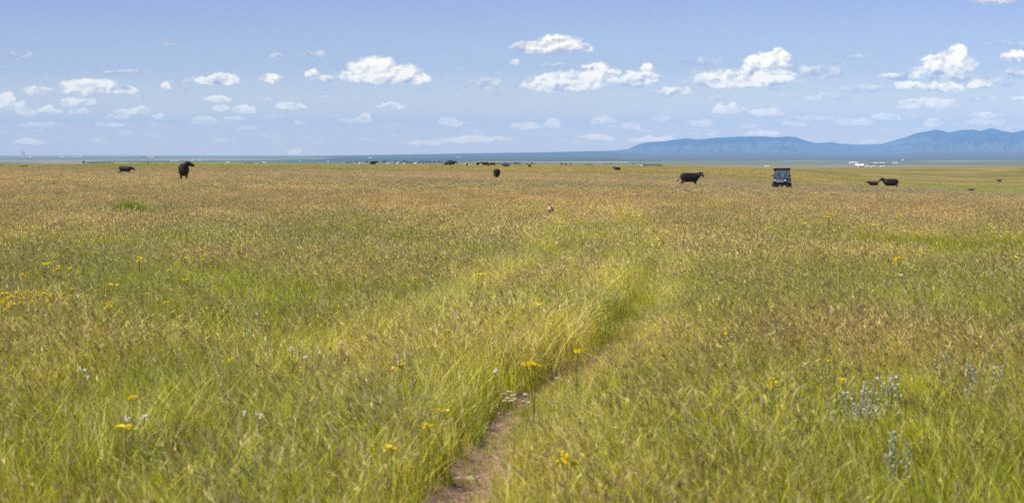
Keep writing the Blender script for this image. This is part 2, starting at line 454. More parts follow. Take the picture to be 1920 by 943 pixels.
def mountain_material(name, forest, grassy):
    m, nt, out = material(name); b = NB(nt)
    pos = b.n('ShaderNodeNewGeometry').outputs['Position']
    n1 = b.noise(b.vmath('MULTIPLY', pos, (1/1700, 1/2600, 1/320)), 1, 6, .62)
    n2 = b.noise(b.vmath('MULTIPLY', pos, (1/500, 1/900, 1/60)), 1, 5, .62)
    sep = b.n('ShaderNodeSeparateXYZ'); b.put(sep.inputs[0], pos)
    k = b.math('ADD', n1, b.ramp(sep.outputs[2], 0, 230, -.20, .10, smooth=False))
    c = b.mixc(b.ramp(k, .42, .52), grassy, forest)
    c = b.mixc(b.ramp(n2, .58, .68, 0, .55), c, grassy)
    c = b.mixc(b.ramp(n2, .72, .76, 0, .8), c, (.36, .30, .24))
    p = b.n('ShaderNodeBsdfDiffuse'); b.put(p.inputs[0], c)
    nt.links.new(p.outputs[0], out.inputs[0]); return m

def build_range(name, px0, px1, d0, dr, d1, mat, rough, nx, ny, lo=-25.0):
    px = np.linspace(px0, px1, nx); s = (px - 960) / F
    rows = np.interp(px, [p for p, r in PROF], [r for p, r in PROF])
    rows = rows + .35 * (fbm(px / 9.0, px * 0, 31, 3) - .5) * np.clip((285 - rows) / 10, 0, 1)
    H = ((HOR - rows) / F * dr - lo) * np.clip((px - px0) / 60, 0, 1) * np.clip((px1 - px) / 130, 0, 1)
    tt = np.concatenate([np.linspace(0, 1, ny), np.linspace(1, 1.5, 14)[1:]])
    V = np.zeros((len(tt), nx, 3))
    for i, t in enumerate(tt):
        d = d0 + (dr - d0) * t if t <= 1 else dr + (d1 - dr) * (t - 1) * 2
        x = s * d
        base = np.where(t < .62, .20 * (t / .62) ** 1.3, .20 + .80 * ((min(t, 1) - .62) / .38) ** .9)
        # spurs and gullies: ridged noise, elongated down the slope
        rd = 1 - np.abs(2 * fbm(px / (55.0) + t * .8, px * 0 + t * 3.0, 41, 4) - 1)
        rd2 = 1 - np.abs(2 * fbm(px / 20.0 - t * 1.2, px * 0 + t * 6.0, 47, 4) - 1)
        fade = np.clip((t - .45) / .25, 0, 1) * np.clip((1 - t) / .14, 0, 1)
        fac = base * (1 - rough * fade * (1 - (.6 * rd + .4 * rd2)) * 2.3)
        if t > 1: fac = np.clip(1 - (t - 1) * 1.9, 0, 1) + 0 * px
        z = lo + H * fac + EYE
        z = z - np.where(t < .02, 6.0, 0)
        V[i, :, 0] = x; V[i, :, 1] = d; V[i, :, 2] = z
    n = len(tt)
    i = np.arange(n - 1)[:, None] * nx; j = np.arange(nx - 1)[None, :]
    Q = np.stack([i+j, i+j+1, i+nx+j+1, i+nx+j], -1).reshape(-1, 4)
    o = new_mesh_obj(name, V.reshape(-1, 3).tolist(), Q.tolist(), mat, smooth=True)
    tag(o, kind='structure'); return o

mt = mountain_material('mountain_cover', (.012, .018, .020), (.095, .10, .095))
ml = mountain_material('low_hill_cover', (.016, .024, .022), (.07, .075, .055))
build_range('mountains', 1040, 2400, 9000, 29000, 33000, mt, .55, 700, 90)
build_range('hills', 540, 1240, 8600, 22000, 26000, ml, .5, 360, 50)

# ------------------------------------------------------------------ grass: points plus instanced tufts in one object
C_GREEN, C_YG, C_OLIVE, C_STRAW, C_MAUVE, C_TAN = map(np.array, ((.215,.235,.010), (.43,.375,.025), (.30,.245,.025), (.64,.53,.21), (.30,.222,.125), (.48,.38,.15)))

def mix_cols(rng, n, weights):
    cols = np.stack([C_GREEN, C_YG, C_OLIVE, C_STRAW, C_MAUVE, C_TAN])
    k = rng.choice(6, n, p=np.array(weights) / sum(weights))
    return cols[k] * rng.uniform(.6, 1.4, (n, 1)) * rng.uniform(.92, 1.08, (n, 3))

def blades(rng, n, radius, hr, w, bend, weights, L=4, wind=.6, spread=.12, tipc=None):
    r = radius * np.sqrt(rng.uniform(0, 1, n)); th = rng.uniform(0, 2*np.pi, n)
    base = np.stack([r*np.cos(th), r*np.sin(th), np.full(n, -.03)], -1)
    h = rng.uniform(*hr, n); phi = np.where(rng.uniform(0, 1, n) < wind, np.pi + rng.normal(0, .7, n), rng.uniform(0, 2*np.pi, n))
    bd = rng.uniform(*bend, n)
    dirv = np.stack([np.cos(phi), np.sin(phi), np.zeros(n)], -1)
    wph = rng.uniform(0, np.pi, n); wv = np.stack([np.cos(wph), np.sin(wph), np.zeros(n)], -1)
    lean = rng.normal(0, spread, (n, 2))
    ww = w * rng.uniform(.7, 1.3, n)
    col = mix_cols(rng, n, weights)
    P, Cc = [], []
    for l in range(L):
        u = l / (L - 1)
        p = base + dirv * (bd * h * u * u)[:, None]
        p[:, 2] += h * (u - .32 * bd * u * u)
        p[:, 0] += lean[:, 0] * h * u; p[:, 1] += lean[:, 1] * h * u
        k = (1 - u ** 1.6) * .96 + .04
        P.append(p - wv * (ww * k / 2)[:, None]); P.append(p + wv * (ww * k / 2)[:, None])
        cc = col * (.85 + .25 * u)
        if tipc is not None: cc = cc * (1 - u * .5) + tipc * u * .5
        Cc += [cc, cc]
    V = np.stack(P, 1); Cv = np.stack(Cc, 1)
    b0 = np.arange(n)[:, None] * (2*L)
    q = np.array([[2*l, 2*l+1, 2*l+3, 2*l+2] for l in range(L-1)])
    Fc = (b0[:, :, None] + q[None]).reshape(-1, 4)
    tops = np.stack([V[:, 2*(L-2):2*L-2].mean(1), V[:, 2*L-2:].mean(1)], 1)
    return V.reshape(-1, 3), Cv.reshape(-1, 3), Fc, tops

def panicles(rng, tops, m, ln, w, colw, frac=.32):
    """little spikelets round the top of each stalk"""
    n = len(tops)
    a, b = tops[:, 0], tops[:, 1]
    ax = b - a
    V, Cc = [], []
    col = mix_cols(rng, n, colw)
    for k in range(m):
        u = rng.uniform(1 - frac, 1.25, n)[:, None]
        o = a + ax * u
        dv = rng.normal(0, .20, (n, 3)) + ax / (np.linalg.norm(ax, axis=1)[:, None] + 1e-9)
        dv /= np.linalg.norm(dv, axis=1)[:, None]
        sd = np.cross(dv, rng.normal(0, 1, (n, 3))); sd /= np.linalg.norm(sd, axis=1)[:, None] + 1e-9
        l = ln * rng.uniform(.6, 1.4, (n, 1)); ww = w * rng.uniform(.7, 1.3, (n, 1))
        V += [o, o + dv*l*.5 + sd*ww/2, o + dv*l, o + dv*l*.5 - sd*ww/2]
        cc = col * rng.uniform(.8, 1.2, (n, 1))
        Cc += [cc] * 4
    V = np.stack(V, 1); Cc = np.stack(Cc, 1)
    b0 = np.arange(n)[:, None] * (4*m)
    q = np.array([[4*k, 4*k+1, 4*k+2, 4*k+3] for k in range(m)])
    return V.reshape(-1, 3), Cc.reshape(-1, 3), (b0[:, :, None] + q[None]).reshape(-1, 4)

def merge(parts):
    V = np.concatenate([p[0] for p in parts]); Cc = np.concatenate([p[1] for p in parts])
    off, Fs = 0, []
    for p in parts: Fs.append(p[2] + off); off += len(p[0])
    return V, Cc, np.concatenate(Fs)

def tuft_near(rng, kind):
    r = .13
    if kind == 'green':
        b = blades(rng, 34, r, (.15, .40), .0066, (.05, .55), (5, 4, 2.4, .9, .5, .9), 5)
        return merge([b[:3]])
    if kind == 'pale':
        b = blades(rng, 36, r, (.18, .46), .0056, (.1, .7), (1.2, 4.5, 2, 2.8, .3, 1.5), 5)
        return merge([b[:3]])
    if kind == 'seed':
        b = blades(rng, 20, r, (.12, .30), .005, (.1, .7), (3, 4, 3, .8, 0, .5), 4)
        s = blades(rng, 9, r, (.30, .50), .0028, (.15, .6), (0, 2, 2, 3, 0, 2), 6, wind=.8)
        return merge([b[:3], s[:3], panicles(rng, s[3], 6, .05, .0045, (0, 0, 0, .3, 4, 1.5))])
    if kind == 'straw':
        b = blades(rng, 16, r, (.12, .30), .005, (.1, .8), (3, 4, 2, 2, 0, 1), 4)
        s = blades(rng, 12, r, (.28, .52), .0036, (.3, 1.0), (0, 0, 0, 5, .5, 2), 6, wind=.75)
        return merge([b[:3], s[:3], panicles(rng, s[3][:5], 3, .045, .0036, (0, 0, 0, 2, 1, 3))])
def tuft_mid(rng, kind):
    r = .34
    if kind == 'green':
        b = blades(rng, 70, r, (.14, .36), .0085, (.1, .8), (4, 4, 3, .8, 0, .5), 4)
        return merge([b[:3]])
    b = blades(rng, 46, r, (.14, .32), .0085, (.1, .8), (2, 3, 3, 1, 0, .8), 4)
    s = blades(rng, 24, r, (.28, .48), .005, (.2, .7), (0, 1, 2, 2, 0, 2), 4, wind=.8)
    return merge([b[:3], s[:3], panicles(rng, s[3], 3, .08, .009, (0, 0, 0, 1.2, 3, 2.4))])
def tuft_far(rng, kind):
    r = .95
    if kind == 'green':
        return merge([blades(rng, 130, r, (.14, .36), .022, (.1, .8), (3, 4, 4, 1, 0, .6), 3)[:3]])
    b = blades(rng, 80, r, (.14, .32), .022, (.1, .8), (1.5, 3, 3, 1.5, 0, 1), 3)
    s = blades(rng, 50, r, (.26, .46), .010, (.2, .7), (0, 1, 1, 2, 0, 2), 3, wind=.8)
    return merge([b[:3], s[:3], panicles(rng, s[3], 2, .13, .024, (0, 0, 0, 1.4, 2.6, 3))])
def tuft_vfar(rng, kind):
    r = 2.6
    if kind == 'green':
        return merge([blades(rng, 300, r, (.12, .34), .034, (.1, .8), (1, 3, 3, 2, .5, 1.5), 3)[:3]])
    return merge([blades(rng, 300, r, (.14, .38), .034, (.1, .8), (.4, 2, 2, 2, 1.6, 2.5), 3)[:3]])

TUFTS = []
def add_kinds(fn, spec, seed):
    ids = {}
    for kind, cnt in spec:
        for k in range(cnt):
            ids.setdefault(kind, []).append(len(TUFTS))
            TUFTS.append(fn(np.random.default_rng(seed + len(TUFTS)), kind))
    return ids
ID_NEAR = add_kinds(tuft_near, (('green', 5), ('pale', 4), ('seed', 5), ('straw', 3)), 100)
ID_MID = add_kinds(tuft_mid, (('green', 4), ('seed', 4)), 200)
ID_FAR = add_kinds(tuft_far, (('green', 3), ('seed', 3)), 300)
ID_VFAR = add_kinds(tuft_vfar, (('green', 2), ('seed', 2)), 400)

KEEP_OUT = []        # (x, y, r): no grass where something stands
def region(x, y):
    """how seedy (mauve-brown), how dry and how pale the sward is at a place"""
    d = np.hypot(x, y)
    n1 = fbm(x / 2.2 + 3, y / 5.0 + 7, 61, 4); n2 = fbm(x / 9.0 + 13, y / 22.0 + 1, 67, 4); n3 = fbm(x / 45 + 2, y / 90 + 5, 71, 3)
    seed = np.interp(d, [8, 16, 26, 45, 80, 150, 300, 430, 800], [.40, .36, .39, .48, .60, .70, .72, .5, .5])
    seed = seed + 1.05 * (n2 - .5) + .8 * (n1 - .5)
    # tawny patch low on the right
    rp = np.exp(-((x - 3.3) / 1.6) ** 2 - ((y - 20.0) / 4.0) ** 2)
    seed = seed + .35 * rp
    dry = np.clip(.35 + 1.6 * (n1 - .5) + 1.2 * (n3 - .5) + .4 * rp, 0, 1)
    dx = x - rut_x(y)
    tr = np.exp(-((dx - .45) / .25) ** 2) + .85 * np.exp(-((dx + .45) / .22) ** 2) + np.exp(-((dx + RUT_SEP + .4) / .3) ** 2) + .8 * np.exp(-((dx + RUT_SEP - .45) / .25) ** 2)
    pale = np.clip(tr, 0, 1) * np.interp(y, [10, 18, 30, 75, 95], [.4, .8, 1, .9, 0])
    rut = np.maximum(np.exp(-(dx / .17) ** 2), .6 * np.exp(-((dx + RUT_SEP) / .17) ** 2)) * np.interp(y, [10, 70, 90], [1, .9, 0])
    seed = seed * (1 - .75 * pale)
    return np.clip(seed, 0, 1), dry, np.clip(pale, 0, 1), rut, rp

PTS = {'pos': [], 'pidx': [], 'rot': [], 'scl': [], 'tint': []}
def scatter(rng, ids, d0, d1, smax, margin, dens, fadein=0.0, fadeout=0.0, hs=1.0):
    area = smax * (d1*d1 - d0*d0) + 2 * margin * (d1 - d0)
    n = int(area * dens)
    # sample y with pdf ~ width
    y = rng.uniform(d0, d1, int(n * 2.6)); wd = smax * y + margin
    keep = rng.uniform(0, 1, len(y)) < wd / (smax * d1 + margin)
    y = y[keep][:n]; x = rng.uniform(-1, 1, len(y)) * (smax * y + margin)
    p = np.ones(len(y))
    if fadein: p *= np.clip((y - d0) / fadein, 0, 1)
    if fadeout: p *= np.clip((d1 - y) / fadeout, 0, 1)
    seed, dry, pale, rut, rp = region(x, y)
    lush = lush_mask(x, y)
    bare = (np.abs(x - rut_x(y)) < bare_w(y) * rng.uniform(.75, 1.35, len(y)) + .01) & (bare_w(y) > .02) & (rng.uniform(0, 1, len(y)) < np.interp(y, [14, 15.5], [.78, .66]))
    k = (rng.uniform(0, 1, len(y)) < p) & ~bare
    for kx, ky, kr in KEEP_OUT: k &= np.hypot(x - kx, y - ky) > kr
    x, y, seed, dry, pale, rut, rp, lush = (a[k] for a in (x, y, seed, dry, pale, rut, rp, lush))
    n = len(x); u = rng.uniform(0, 1, n)
    dxr = x - rut_x(y); low = 1 - .62 * np.exp(-((dxr - .30) / .38) ** 2) * np.interp(y, [11, 13, 15, 26, 32], [.3, .6, 1, .8, 0])
    pid = np.zeros(n, int)
    pick = lambda kk: np.array(ids[kk])[rng.integers(0, len(ids[kk]), n)]
    is_seed = u < seed * np.where(rut > .5, .25, 1) * (1 - .6 * lush)
    pid = np.where(is_seed, pick('seed'), pick('green'))
    if 'pale' in ids:
        v = rng.uniform(0, 1, n)
        pid = np.where(~is_seed & (v < .25 + .6 * pale + .15 * dry), pick('pale'), pid)
        pid = np.where(v > 1 - .06 - .16 * dry * (1 - rut) - .12 * pale, pick('straw'), pid)
    sc = rng.uniform(.72, 1.2, n) * (1 + .05 * pale) * (1 - np.interp(y, [18, 30], [.55, .38]) * rut) * hs * np.interp(y, [12, 40, 120, 300], [.92, .84, .60, .47]) * (.72 + .56 * fbm(x / 1.6, y / 2.5, 77, 3)) * (1 - .12 * lush) * low * 1.0
    sc = np.where(np.abs(dxr) < bare_w(y) * 1.1, rng.uniform(.22, .5, n), sc)
    t = np.ones((n, 3)) * rng.uniform(.82, 1.18, (n, 1))
    dd = (dry[:, None] - .5)
    t = t * (1 + dd * np.array([.42, .24, .15]))
    gn = (fbm(x / 1.2 + 31, y / 2.0 + 3, 83, 3) - .5)[:, None]
    t = t * (1 + gn * np.array([.6, .55, .5]))
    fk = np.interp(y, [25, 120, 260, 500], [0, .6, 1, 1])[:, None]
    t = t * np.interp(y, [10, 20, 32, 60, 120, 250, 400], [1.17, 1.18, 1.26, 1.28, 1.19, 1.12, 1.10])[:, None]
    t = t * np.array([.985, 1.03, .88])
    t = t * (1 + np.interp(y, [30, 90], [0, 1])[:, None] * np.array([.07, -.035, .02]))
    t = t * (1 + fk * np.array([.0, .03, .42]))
    t = t * (1 + pale[:, None] * np.array([.36, .28, .55]))
    t = t * (1 + rp[:, None] * np.array([.10, .03, .10]))
    t = t * (1 + lush[:, None] * np.array([-.22, .10, -.25]))
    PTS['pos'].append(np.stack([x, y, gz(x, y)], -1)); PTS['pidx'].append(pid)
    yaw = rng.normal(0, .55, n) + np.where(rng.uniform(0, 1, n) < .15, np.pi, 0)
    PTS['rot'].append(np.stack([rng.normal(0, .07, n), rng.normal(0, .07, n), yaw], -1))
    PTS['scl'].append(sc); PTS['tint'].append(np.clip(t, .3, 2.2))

def build_grass():
    rg = np.random.default_rng(5)
    scatter(rg, ID_NEAR, 5.0, 40, .255, 4.5, 88, fadeout=9)
    scatter(rg, ID_MID, 31, 130, .25, 5.0, 13.5, fadein=9, fadeout=30)
    scatter(rg, ID_FAR, 98, 440, .25, 7.0, 1.75, fadein=32, fadeout=90)
    scatter(rg, ID_VFAR, 340, 1050, .25, 8.0, .13, fadein=90, fadeout=150)
    pos = np.concatenate(PTS['pos']); n = len(pos)
    print('grass instances', n)
    V = [pos]; bc = [np.zeros((n, 3))]; var = [np.full(n, -1)]
    Fs, off = [], n
    for k, (v, c, f) in enumerate(TUFTS):
        V.append(v); bc.append(c); var.append(np.full(len(v), k)); Fs.append(f + off); off += len(v)
    V = np.concatenate(V); bc = np.concatenate(bc); var = np.concatenate(var); Fs = np.concatenate(Fs)
    me = bpy.data.meshes.new('grass')
    me.vertices.add(len(V)); me.vertices.foreach_set('co', V.astype(np.float32).ravel())
    me.loops.add(Fs.size); me.loops.foreach_set('vertex_index', Fs.astype(np.int32).ravel())
    me.polygons.add(len(Fs)); me.polygons.foreach_set('loop_start', np.arange(0, Fs.size, 4, dtype=np.int32))
    me.update(calc_edges=True); me.validate()
    pad = lambda a, w: np.concatenate([a, np.zeros((len(V) - n, w))]) if w > 1 else np.concatenate([a, np.zeros(len(V) - n)])
    a = me.attributes.new('var', 'INT', 'POINT'); a.data.foreach_set('value', var.astype(np.int32))
    a = me.attributes.new('pidx', 'INT', 'POINT'); a.data.foreach_set('value', np.concatenate([np.concatenate(PTS['pidx']), np.full(len(V) - n, -1)]).astype(np.int32))
    a = me.attributes.new('rot', 'FLOAT_VECTOR', 'POINT'); a.data.foreach_set('vector', pad(np.concatenate(PTS['rot']), 3).astype(np.float32).ravel())
    a = me.attributes.new('scl', 'FLOAT', 'POINT'); a.data.foreach_set('value', pad(np.concatenate(PTS['scl']), 1).astype(np.float32))
    a = me.attributes.new('tint', 'FLOAT_VECTOR', 'POINT'); a.data.foreach_set('vector', pad(np.concatenate(PTS['tint']), 3).astype(np.float32).ravel())
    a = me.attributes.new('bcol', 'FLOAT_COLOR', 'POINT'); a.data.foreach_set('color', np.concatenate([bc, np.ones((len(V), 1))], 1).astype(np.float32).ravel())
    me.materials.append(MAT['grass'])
    o = bpy.data.objects.new('grass', me); COL.objects.link(o)
    tag(o, 'tall prairie grass with mauve seed heads covering the whole field', 'grass', kind='stuff')
    ng = bpy.data.node_groups.new('sow_tufts', 'GeometryNodeTree')
    ng.interface.new_socket('Geometry', in_out='INPUT', socket_type='NodeSocketGeometry')
    ng.interface.new_socket('Geometry', in_out='OUTPUT', socket_type='NodeSocketGeometry')
    N, Lk = ng.nodes, ng.links
    gi = N.new('NodeGroupInput'); go = N.new('NodeGroupOutput'); jn = N.new('GeometryNodeJoinGeometry')
    def attr(name, ty):
        nd = N.new('GeometryNodeInputNamedAttribute'); nd.data_type = ty; nd.inputs[0].default_value = name
        return nd.outputs[0]
    av, ap, ar, asc = attr('var', 'INT'), attr('pidx', 'INT'), attr('rot', 'FLOAT_VECTOR'), attr('scl', 'FLOAT')
    def cmp(sock, k):
        nd = N.new('FunctionNodeCompare'); nd.data_type = 'INT'; nd.operation = 'EQUAL'
        ins = [s for s in nd.inputs if s.enabled]
        Lk.new(sock, ins[0]); ins[1].default_value = k
        return nd.outputs[0]
    e2r = N.new('FunctionNodeEulerToRotation'); Lk.new(ar, e2r.inputs[0])
    for k in range(len(TUFTS)):
        sg = N.new('GeometryNodeSeparateGeometry'); sg.domain = 'POINT'
        Lk.new(gi.outputs[0], sg.inputs[0]); Lk.new(cmp(av, k), sg.inputs[1])
        ip = N.new('GeometryNodeInstanceOnPoints')
        Lk.new(gi.outputs[0], ip.inputs['Points']); Lk.new(cmp(ap, k), ip.inputs['Selection'])
        Lk.new(sg.outputs[0], ip.inputs['Instance'])
        Lk.new(e2r.outputs[0], ip.inputs['Rotation']); Lk.new(asc, ip.inputs['Scale'])
        Lk.new(ip.outputs[0], jn.inputs[0])
    Lk.new(jn.outputs[0], go.inputs[0])
    md = o.modifiers.new('sow', 'NODES'); md.node_group = ng
    return o
# ------------------------------------------------------------------ cattle
def cow_prims(k=1.0, head=(1, 0, 0), poll=(1.12, 0, 1.22), neck_mid=None, legs='stand', tail='hang', fat=1.0):
    hd = Vector(head).normalized(); P = Vector(poll); up = Vector((0, 0, 1))
    side = hd.cross(up); side = side.normalized() if side.length > .1 else Vector((0, 1, 0))
    hup = side.cross(hd).normalized()
    M = P + hd * .46
    pr = [((-.60, 0, .90), .40*fat, (.40, 0, .89), .40*fat, (1, .90, 1)),
          ((-.70, 0, 1.03), .27, (-.30, 0, 1.02), .29, (1, 1, 1)),
          ((-.80, .13, 1.06), .20, (-.62, .17, .92), .24, (1, 1, 1)), ((-.80, -.13, 1.06), .20, (-.62, -.17, .92), .24, (1, 1, 1)),
          ((-.45, 0, .76), .33*fat, (.30, 0, .74), .31*fat, (1, 1.02, 1)),
          ((.42, 0, .92), .32, (.62, 0, .86), .25, (1, .9, 1)),
          ((.28, 0, 1.16), .17, (.55, 0, 1.14), .16, (1, .8, 1)),
          ((.62, 0, .72), .19, (.70, 0, .84), .17, (1, .8, 1)),
          ((-.15, 0, 1.16), .14, (.30, 0, 1.17), .14, (1, 1, 1)), ((-.80, 0, 1.18), .12, (-.15, 0, 1.16), .13, (1, 1, 1))]
    nb = Vector((.58, 0, 1.0)); nt_ = P - hd * .05 - hup * .06
    nm = Vector(neck_mid) if neck_mid else (nb + nt_) / 2 + Vector((0, 0, .02))
    pr += [(nb, .30, nm, .24, (1, .85, 1)), (nm, .24, nt_, .17, (1, .85, 1)), (nb + Vector((.04, 0, -.16)), .22, nm - Vector((0, 0, .12)), .17, (1, .85, 1))]
    pr += [(P - hup * .02, .175, P + hd * .19 - hup * .03, .150, (1, 1, 1)), (P + hd * .17 - hup * .03, .142, M - hup * .06, .100, (1, 1, 1)),
           (M - hup * .05 - side * .03, .09, M - hup * .05 + side * .03, .09, (1, 1, 1)), (P + hup * .08, .07, P + hup * .10 - hd * .02, .06, (1, 1, 1))]
    for sg in (1, -1):
        e0 = P + side * sg * .14 + hup * .06
        pr += [(e0, .04, e0 + side * sg * .10 + hup * .02, .055, (1, 1, 1)), (e0 + side * sg * .10 + hup * .02, .055, e0 + side * sg * .20 + hup * .0, .025, (1, 1, 1))]
    st = {'stand': ((.0, .03), (-.04, .02)), 'walk': ((.16, -.14), (-.20, .14)), 'lie': None}[legs]
    if st:
        for sg, fo, ho in ((1, st[0][0], st[1][0]), (-1, st[0][1], st[1][1])):
            y = .19 * sg
            pr += [((.46, y*.9, .84), .16, (.47, y, .60), .105, (1, 1, 1)), ((.47, y, .60), .10, (.48 + fo*.5, y, .38), .062, (1, 1, 1)),
                   ((.48 + fo*.5, y, .40), .068, (.48 + fo, y, .10), .045, (1, 1, 1)), ((.48 + fo, y, .10), .055, (.51 + fo, y, .03), .06, (1, 1, 1))]
            y = .20 * sg
            pr += [((-.68, y*.8, .90), .23, (-.58 + ho*.4, y, .62), .14, (1, 1, 1)), ((-.58 + ho*.4, y, .62), .13, (-.84 + ho*.8, y, .44), .068, (1, 1, 1)),
                   ((-.84 + ho*.8, y, .46), .072, (-.80 + ho, y, .10), .046, (1, 1, 1)), ((-.80 + ho, y, .10), .055, (-.77 + ho, y, .03), .06, (1, 1, 1))]
    tl = {'hang': [(-.98, 0, 1.16), (-1.06, 0, .95), (-1.05, .02, .65), (-1.04, .02, .42)],
          'swish': [(-.98, 0, 1.16), (-1.10, -.05, .92), (-1.20, -.15, .70), (-1.42, -.22, .52)],
          'out': [(-.98, 0, 1.16), (-1.12, .10, 1.0), (-1.10, .26, .72), (-1.05, .32, .5)]}[tail]
    for a, c, ra, rb in zip(tl, tl[1:], (.045, .032, .03), (.032, .028, .055)): pr.append((a, ra, c, rb, (1, 1, 1)))
    if legs == 'lie':
        pr = [((a[0], a[1], a[2] - .52), r0, (c[0], c[1], c[2] - .52), r1, sc) for a, r0, c, r1, sc in pr if min(a[2], c[2]) > .45]
        pr = [p for p in pr]
        for sg in (1, -1):
            pr += [((.50, .18*sg, .22), .12, (.80, .22*sg, .10), .07, (1, 1, 1)), ((.80, .22*sg, .10), .065, (.52, .24*sg, .06), .05, (1, 1, 1)),
                   ((-.60, .26*sg, .26), .19, (-.25, .36*sg, .14), .10, (1, 1, 1)), ((-.25, .36*sg, .12), .08, (-.62, .40*sg, .06), .055, (1, 1, 1))]
    return [(Vector(a)*k, r0*k, Vector(c)*k, r1*k, sc) for a, r0, c, r1, sc in pr]

_cow_cache = {}
def cow_mesh(kind):
    if kind in _cow_cache: return _cow_cache[kind]
    spec = {
     'rear_turned': dict(head=(.12, .96, -.22), poll=(.90, .22, 1.33), neck_mid=(.76, .08, 1.16), fat=1.08),
     'face_turned': dict(head=(.42, -.80, -.50), poll=(1.00, -.12, 1.27), neck_mid=(.83, -.04, 1.14), tail='swish', fat=1.08),
     'head_up': dict(head=(.85, 0, -.48), poll=(1.10, 0, 1.32), neck_mid=(.86, 0, 1.18), fat=1.1),
     'calf_low': dict(head=(.90, 0, -.42), poll=(1.04, 0, 1.00), neck_mid=(.86, 0, 1.02), legs='walk', fat=.88),
     'calf_level': dict(head=(.96, 0, -.12), poll=(1.05, 0, 1.20), neck_mid=(.88, 0, 1.12), fat=.85),
     'grazing': dict(head=(.45, 0, -.90), poll=(1.22, 0, .50), neck_mid=(.98, 0, .78), legs='walk', tail='out'),
     'rear_graze': dict(head=(.55, -.30, -.80), poll=(1.16, -.12, .66), neck_mid=(.94, -.05, .86), legs='walk', tail='out'),
     'lying': dict(head=(.9, .1, -.3), poll=(1.05, .05, 1.28), neck_mid=(.86, .02, 1.14), legs='lie'),
    }[kind]
    _cow_cache[kind] = fuse('cow_body', cow_prims(**spec), .032, MAT['fur'])
    return _cow_cache[kind]

HERD = 'cattle grazing across the prairie'
def cow(kind, px, d, rz, k, label, cat='cow', sink=0.0):
    x, y, z = place(px, d)
    o = bpy.data.objects.new('cow' if cat == 'cow' else 'calf', cow_mesh(kind)); COL.objects.link(o)
    o.location = (x, y, z - sink); o.rotation_euler = (0, 0, R(rz)); o.scale = (k, k, k)
    tag(o, label, cat, HERD)
    return o

cow('rear_turned', 344.5, 178, -80, 1.08, 'large black cow facing us with her head turned in profile, beside a smaller black calf')
cow('calf_low', 235, 252, -6, .72, 'black calf walking with lowered head near the big cow that stands facing us', 'calf')
cow('rear_graze', 931, 255, 98, .92, 'lone black cow seen from behind, grazing in the middle of the field')
c = cow('face_turned', 1295, 213, 12, .95, 'black cow standing broadside with tail swishing, looking at us beside the utility vehicle')
# two ear tags
for sg, m_ in ((1, 'tag'), (-1, 'tag')):
    hd = Vector((.42, -.80, -.50)).normalized(); sd_ = hd.cross(Vector((0, 0, 1))).normalized(); hu = sd_.cross(hd)
    e = Vector((1.00, -.12, 1.27)) + sd_*sg*.28 + hu*-.02
    bm = box_bm((0, 0, -.06), (.075, .02, .11), bw=.006)
    t = bm_obj('ear_tag', bm, MAT[m_], c); t.location = e; t.rotation_euler = (0, 0, R(30))
cow('calf_level', 1638, 318, 176, .70, 'black calf standing just ahead of the tall black cow at the dip edge', 'calf')
cow('head_up', 1669.5, 322, 180, 1.08, 'tall black cow in profile, head raised, following a black calf at the dip edge')
cow('lying', 1765, 560, 200, 1.0, 'black cow lying down in the green hollow, seen as a rounded dark hump')
cow('lying', 1814.5, 700, 185, .75, 'black calf lying low in the hollow, lower of two resting side by side', 'calf', .15)
cow('lying', 1821, 702, 20, .95, 'black cow lying in the hollow, taller of two resting side by side')
cow('head_up', 1874, 930, 172, .82, 'small black cow standing alone on the far slope above the bright green hollow')
cow('lying', 1894, 330, 185, 1.1, 'black cow lying almost hidden behind the field edge in front of the bright green hollow', sink=.35)
cow('head_up', 1157, 545, 181, .74, 'small black calf alone in profile out in front of the farm with the red barn', 'calf')
cow('head_up', 700, 690, 4, .95, 'black cow standing alone on the skyline in front of the town trees')
cow('head_up', 834.5, 800, 90, .75, 'tiny black calf standing at the edge of the tight bunch of cattle', 'calf')
cow('grazing', 839.5, 760, 170, 1.0, 'black cow with lowered head at the near side of the tight bunch of cattle')
cow('head_up', 843.5, 790, 75, 1.25, 'tallest black cow in the middle of the tight bunch of cattle')
cow('head_up', 848.5, 770, 30, 1.05, 'broad black cow at the right end of the tight bunch of cattle')
cow('head_up', 875, 715, 95, .72, 'tiny black calf alone between the two bunches of cattle', 'calf')
cow('head_up', 896, 760, 60, .85, 'reddish-black young cow standing behind the long black cow on the skyline')
cow('head_up', 909.5, 735, 179, 1.08, 'long black cow in profile with her head out, on the skyline before the tree belt')
cow('grazing', 923, 745, 165, 1.0, 'stout black cow following the long black cow in profile on the skyline')
cow('lying', 949, 735, 178, 1.05, 'black cow lying flat beyond the lone grazing cow', sink=.12)
cow('head_up', 993, 660, 250, .70, 'tiny black calf alone below the end of the tree belt', 'calf')
cow('lying', 42, 470, 10, .75, 'tiny black calf lying in the grass below the grain towers', 'calf', .30)

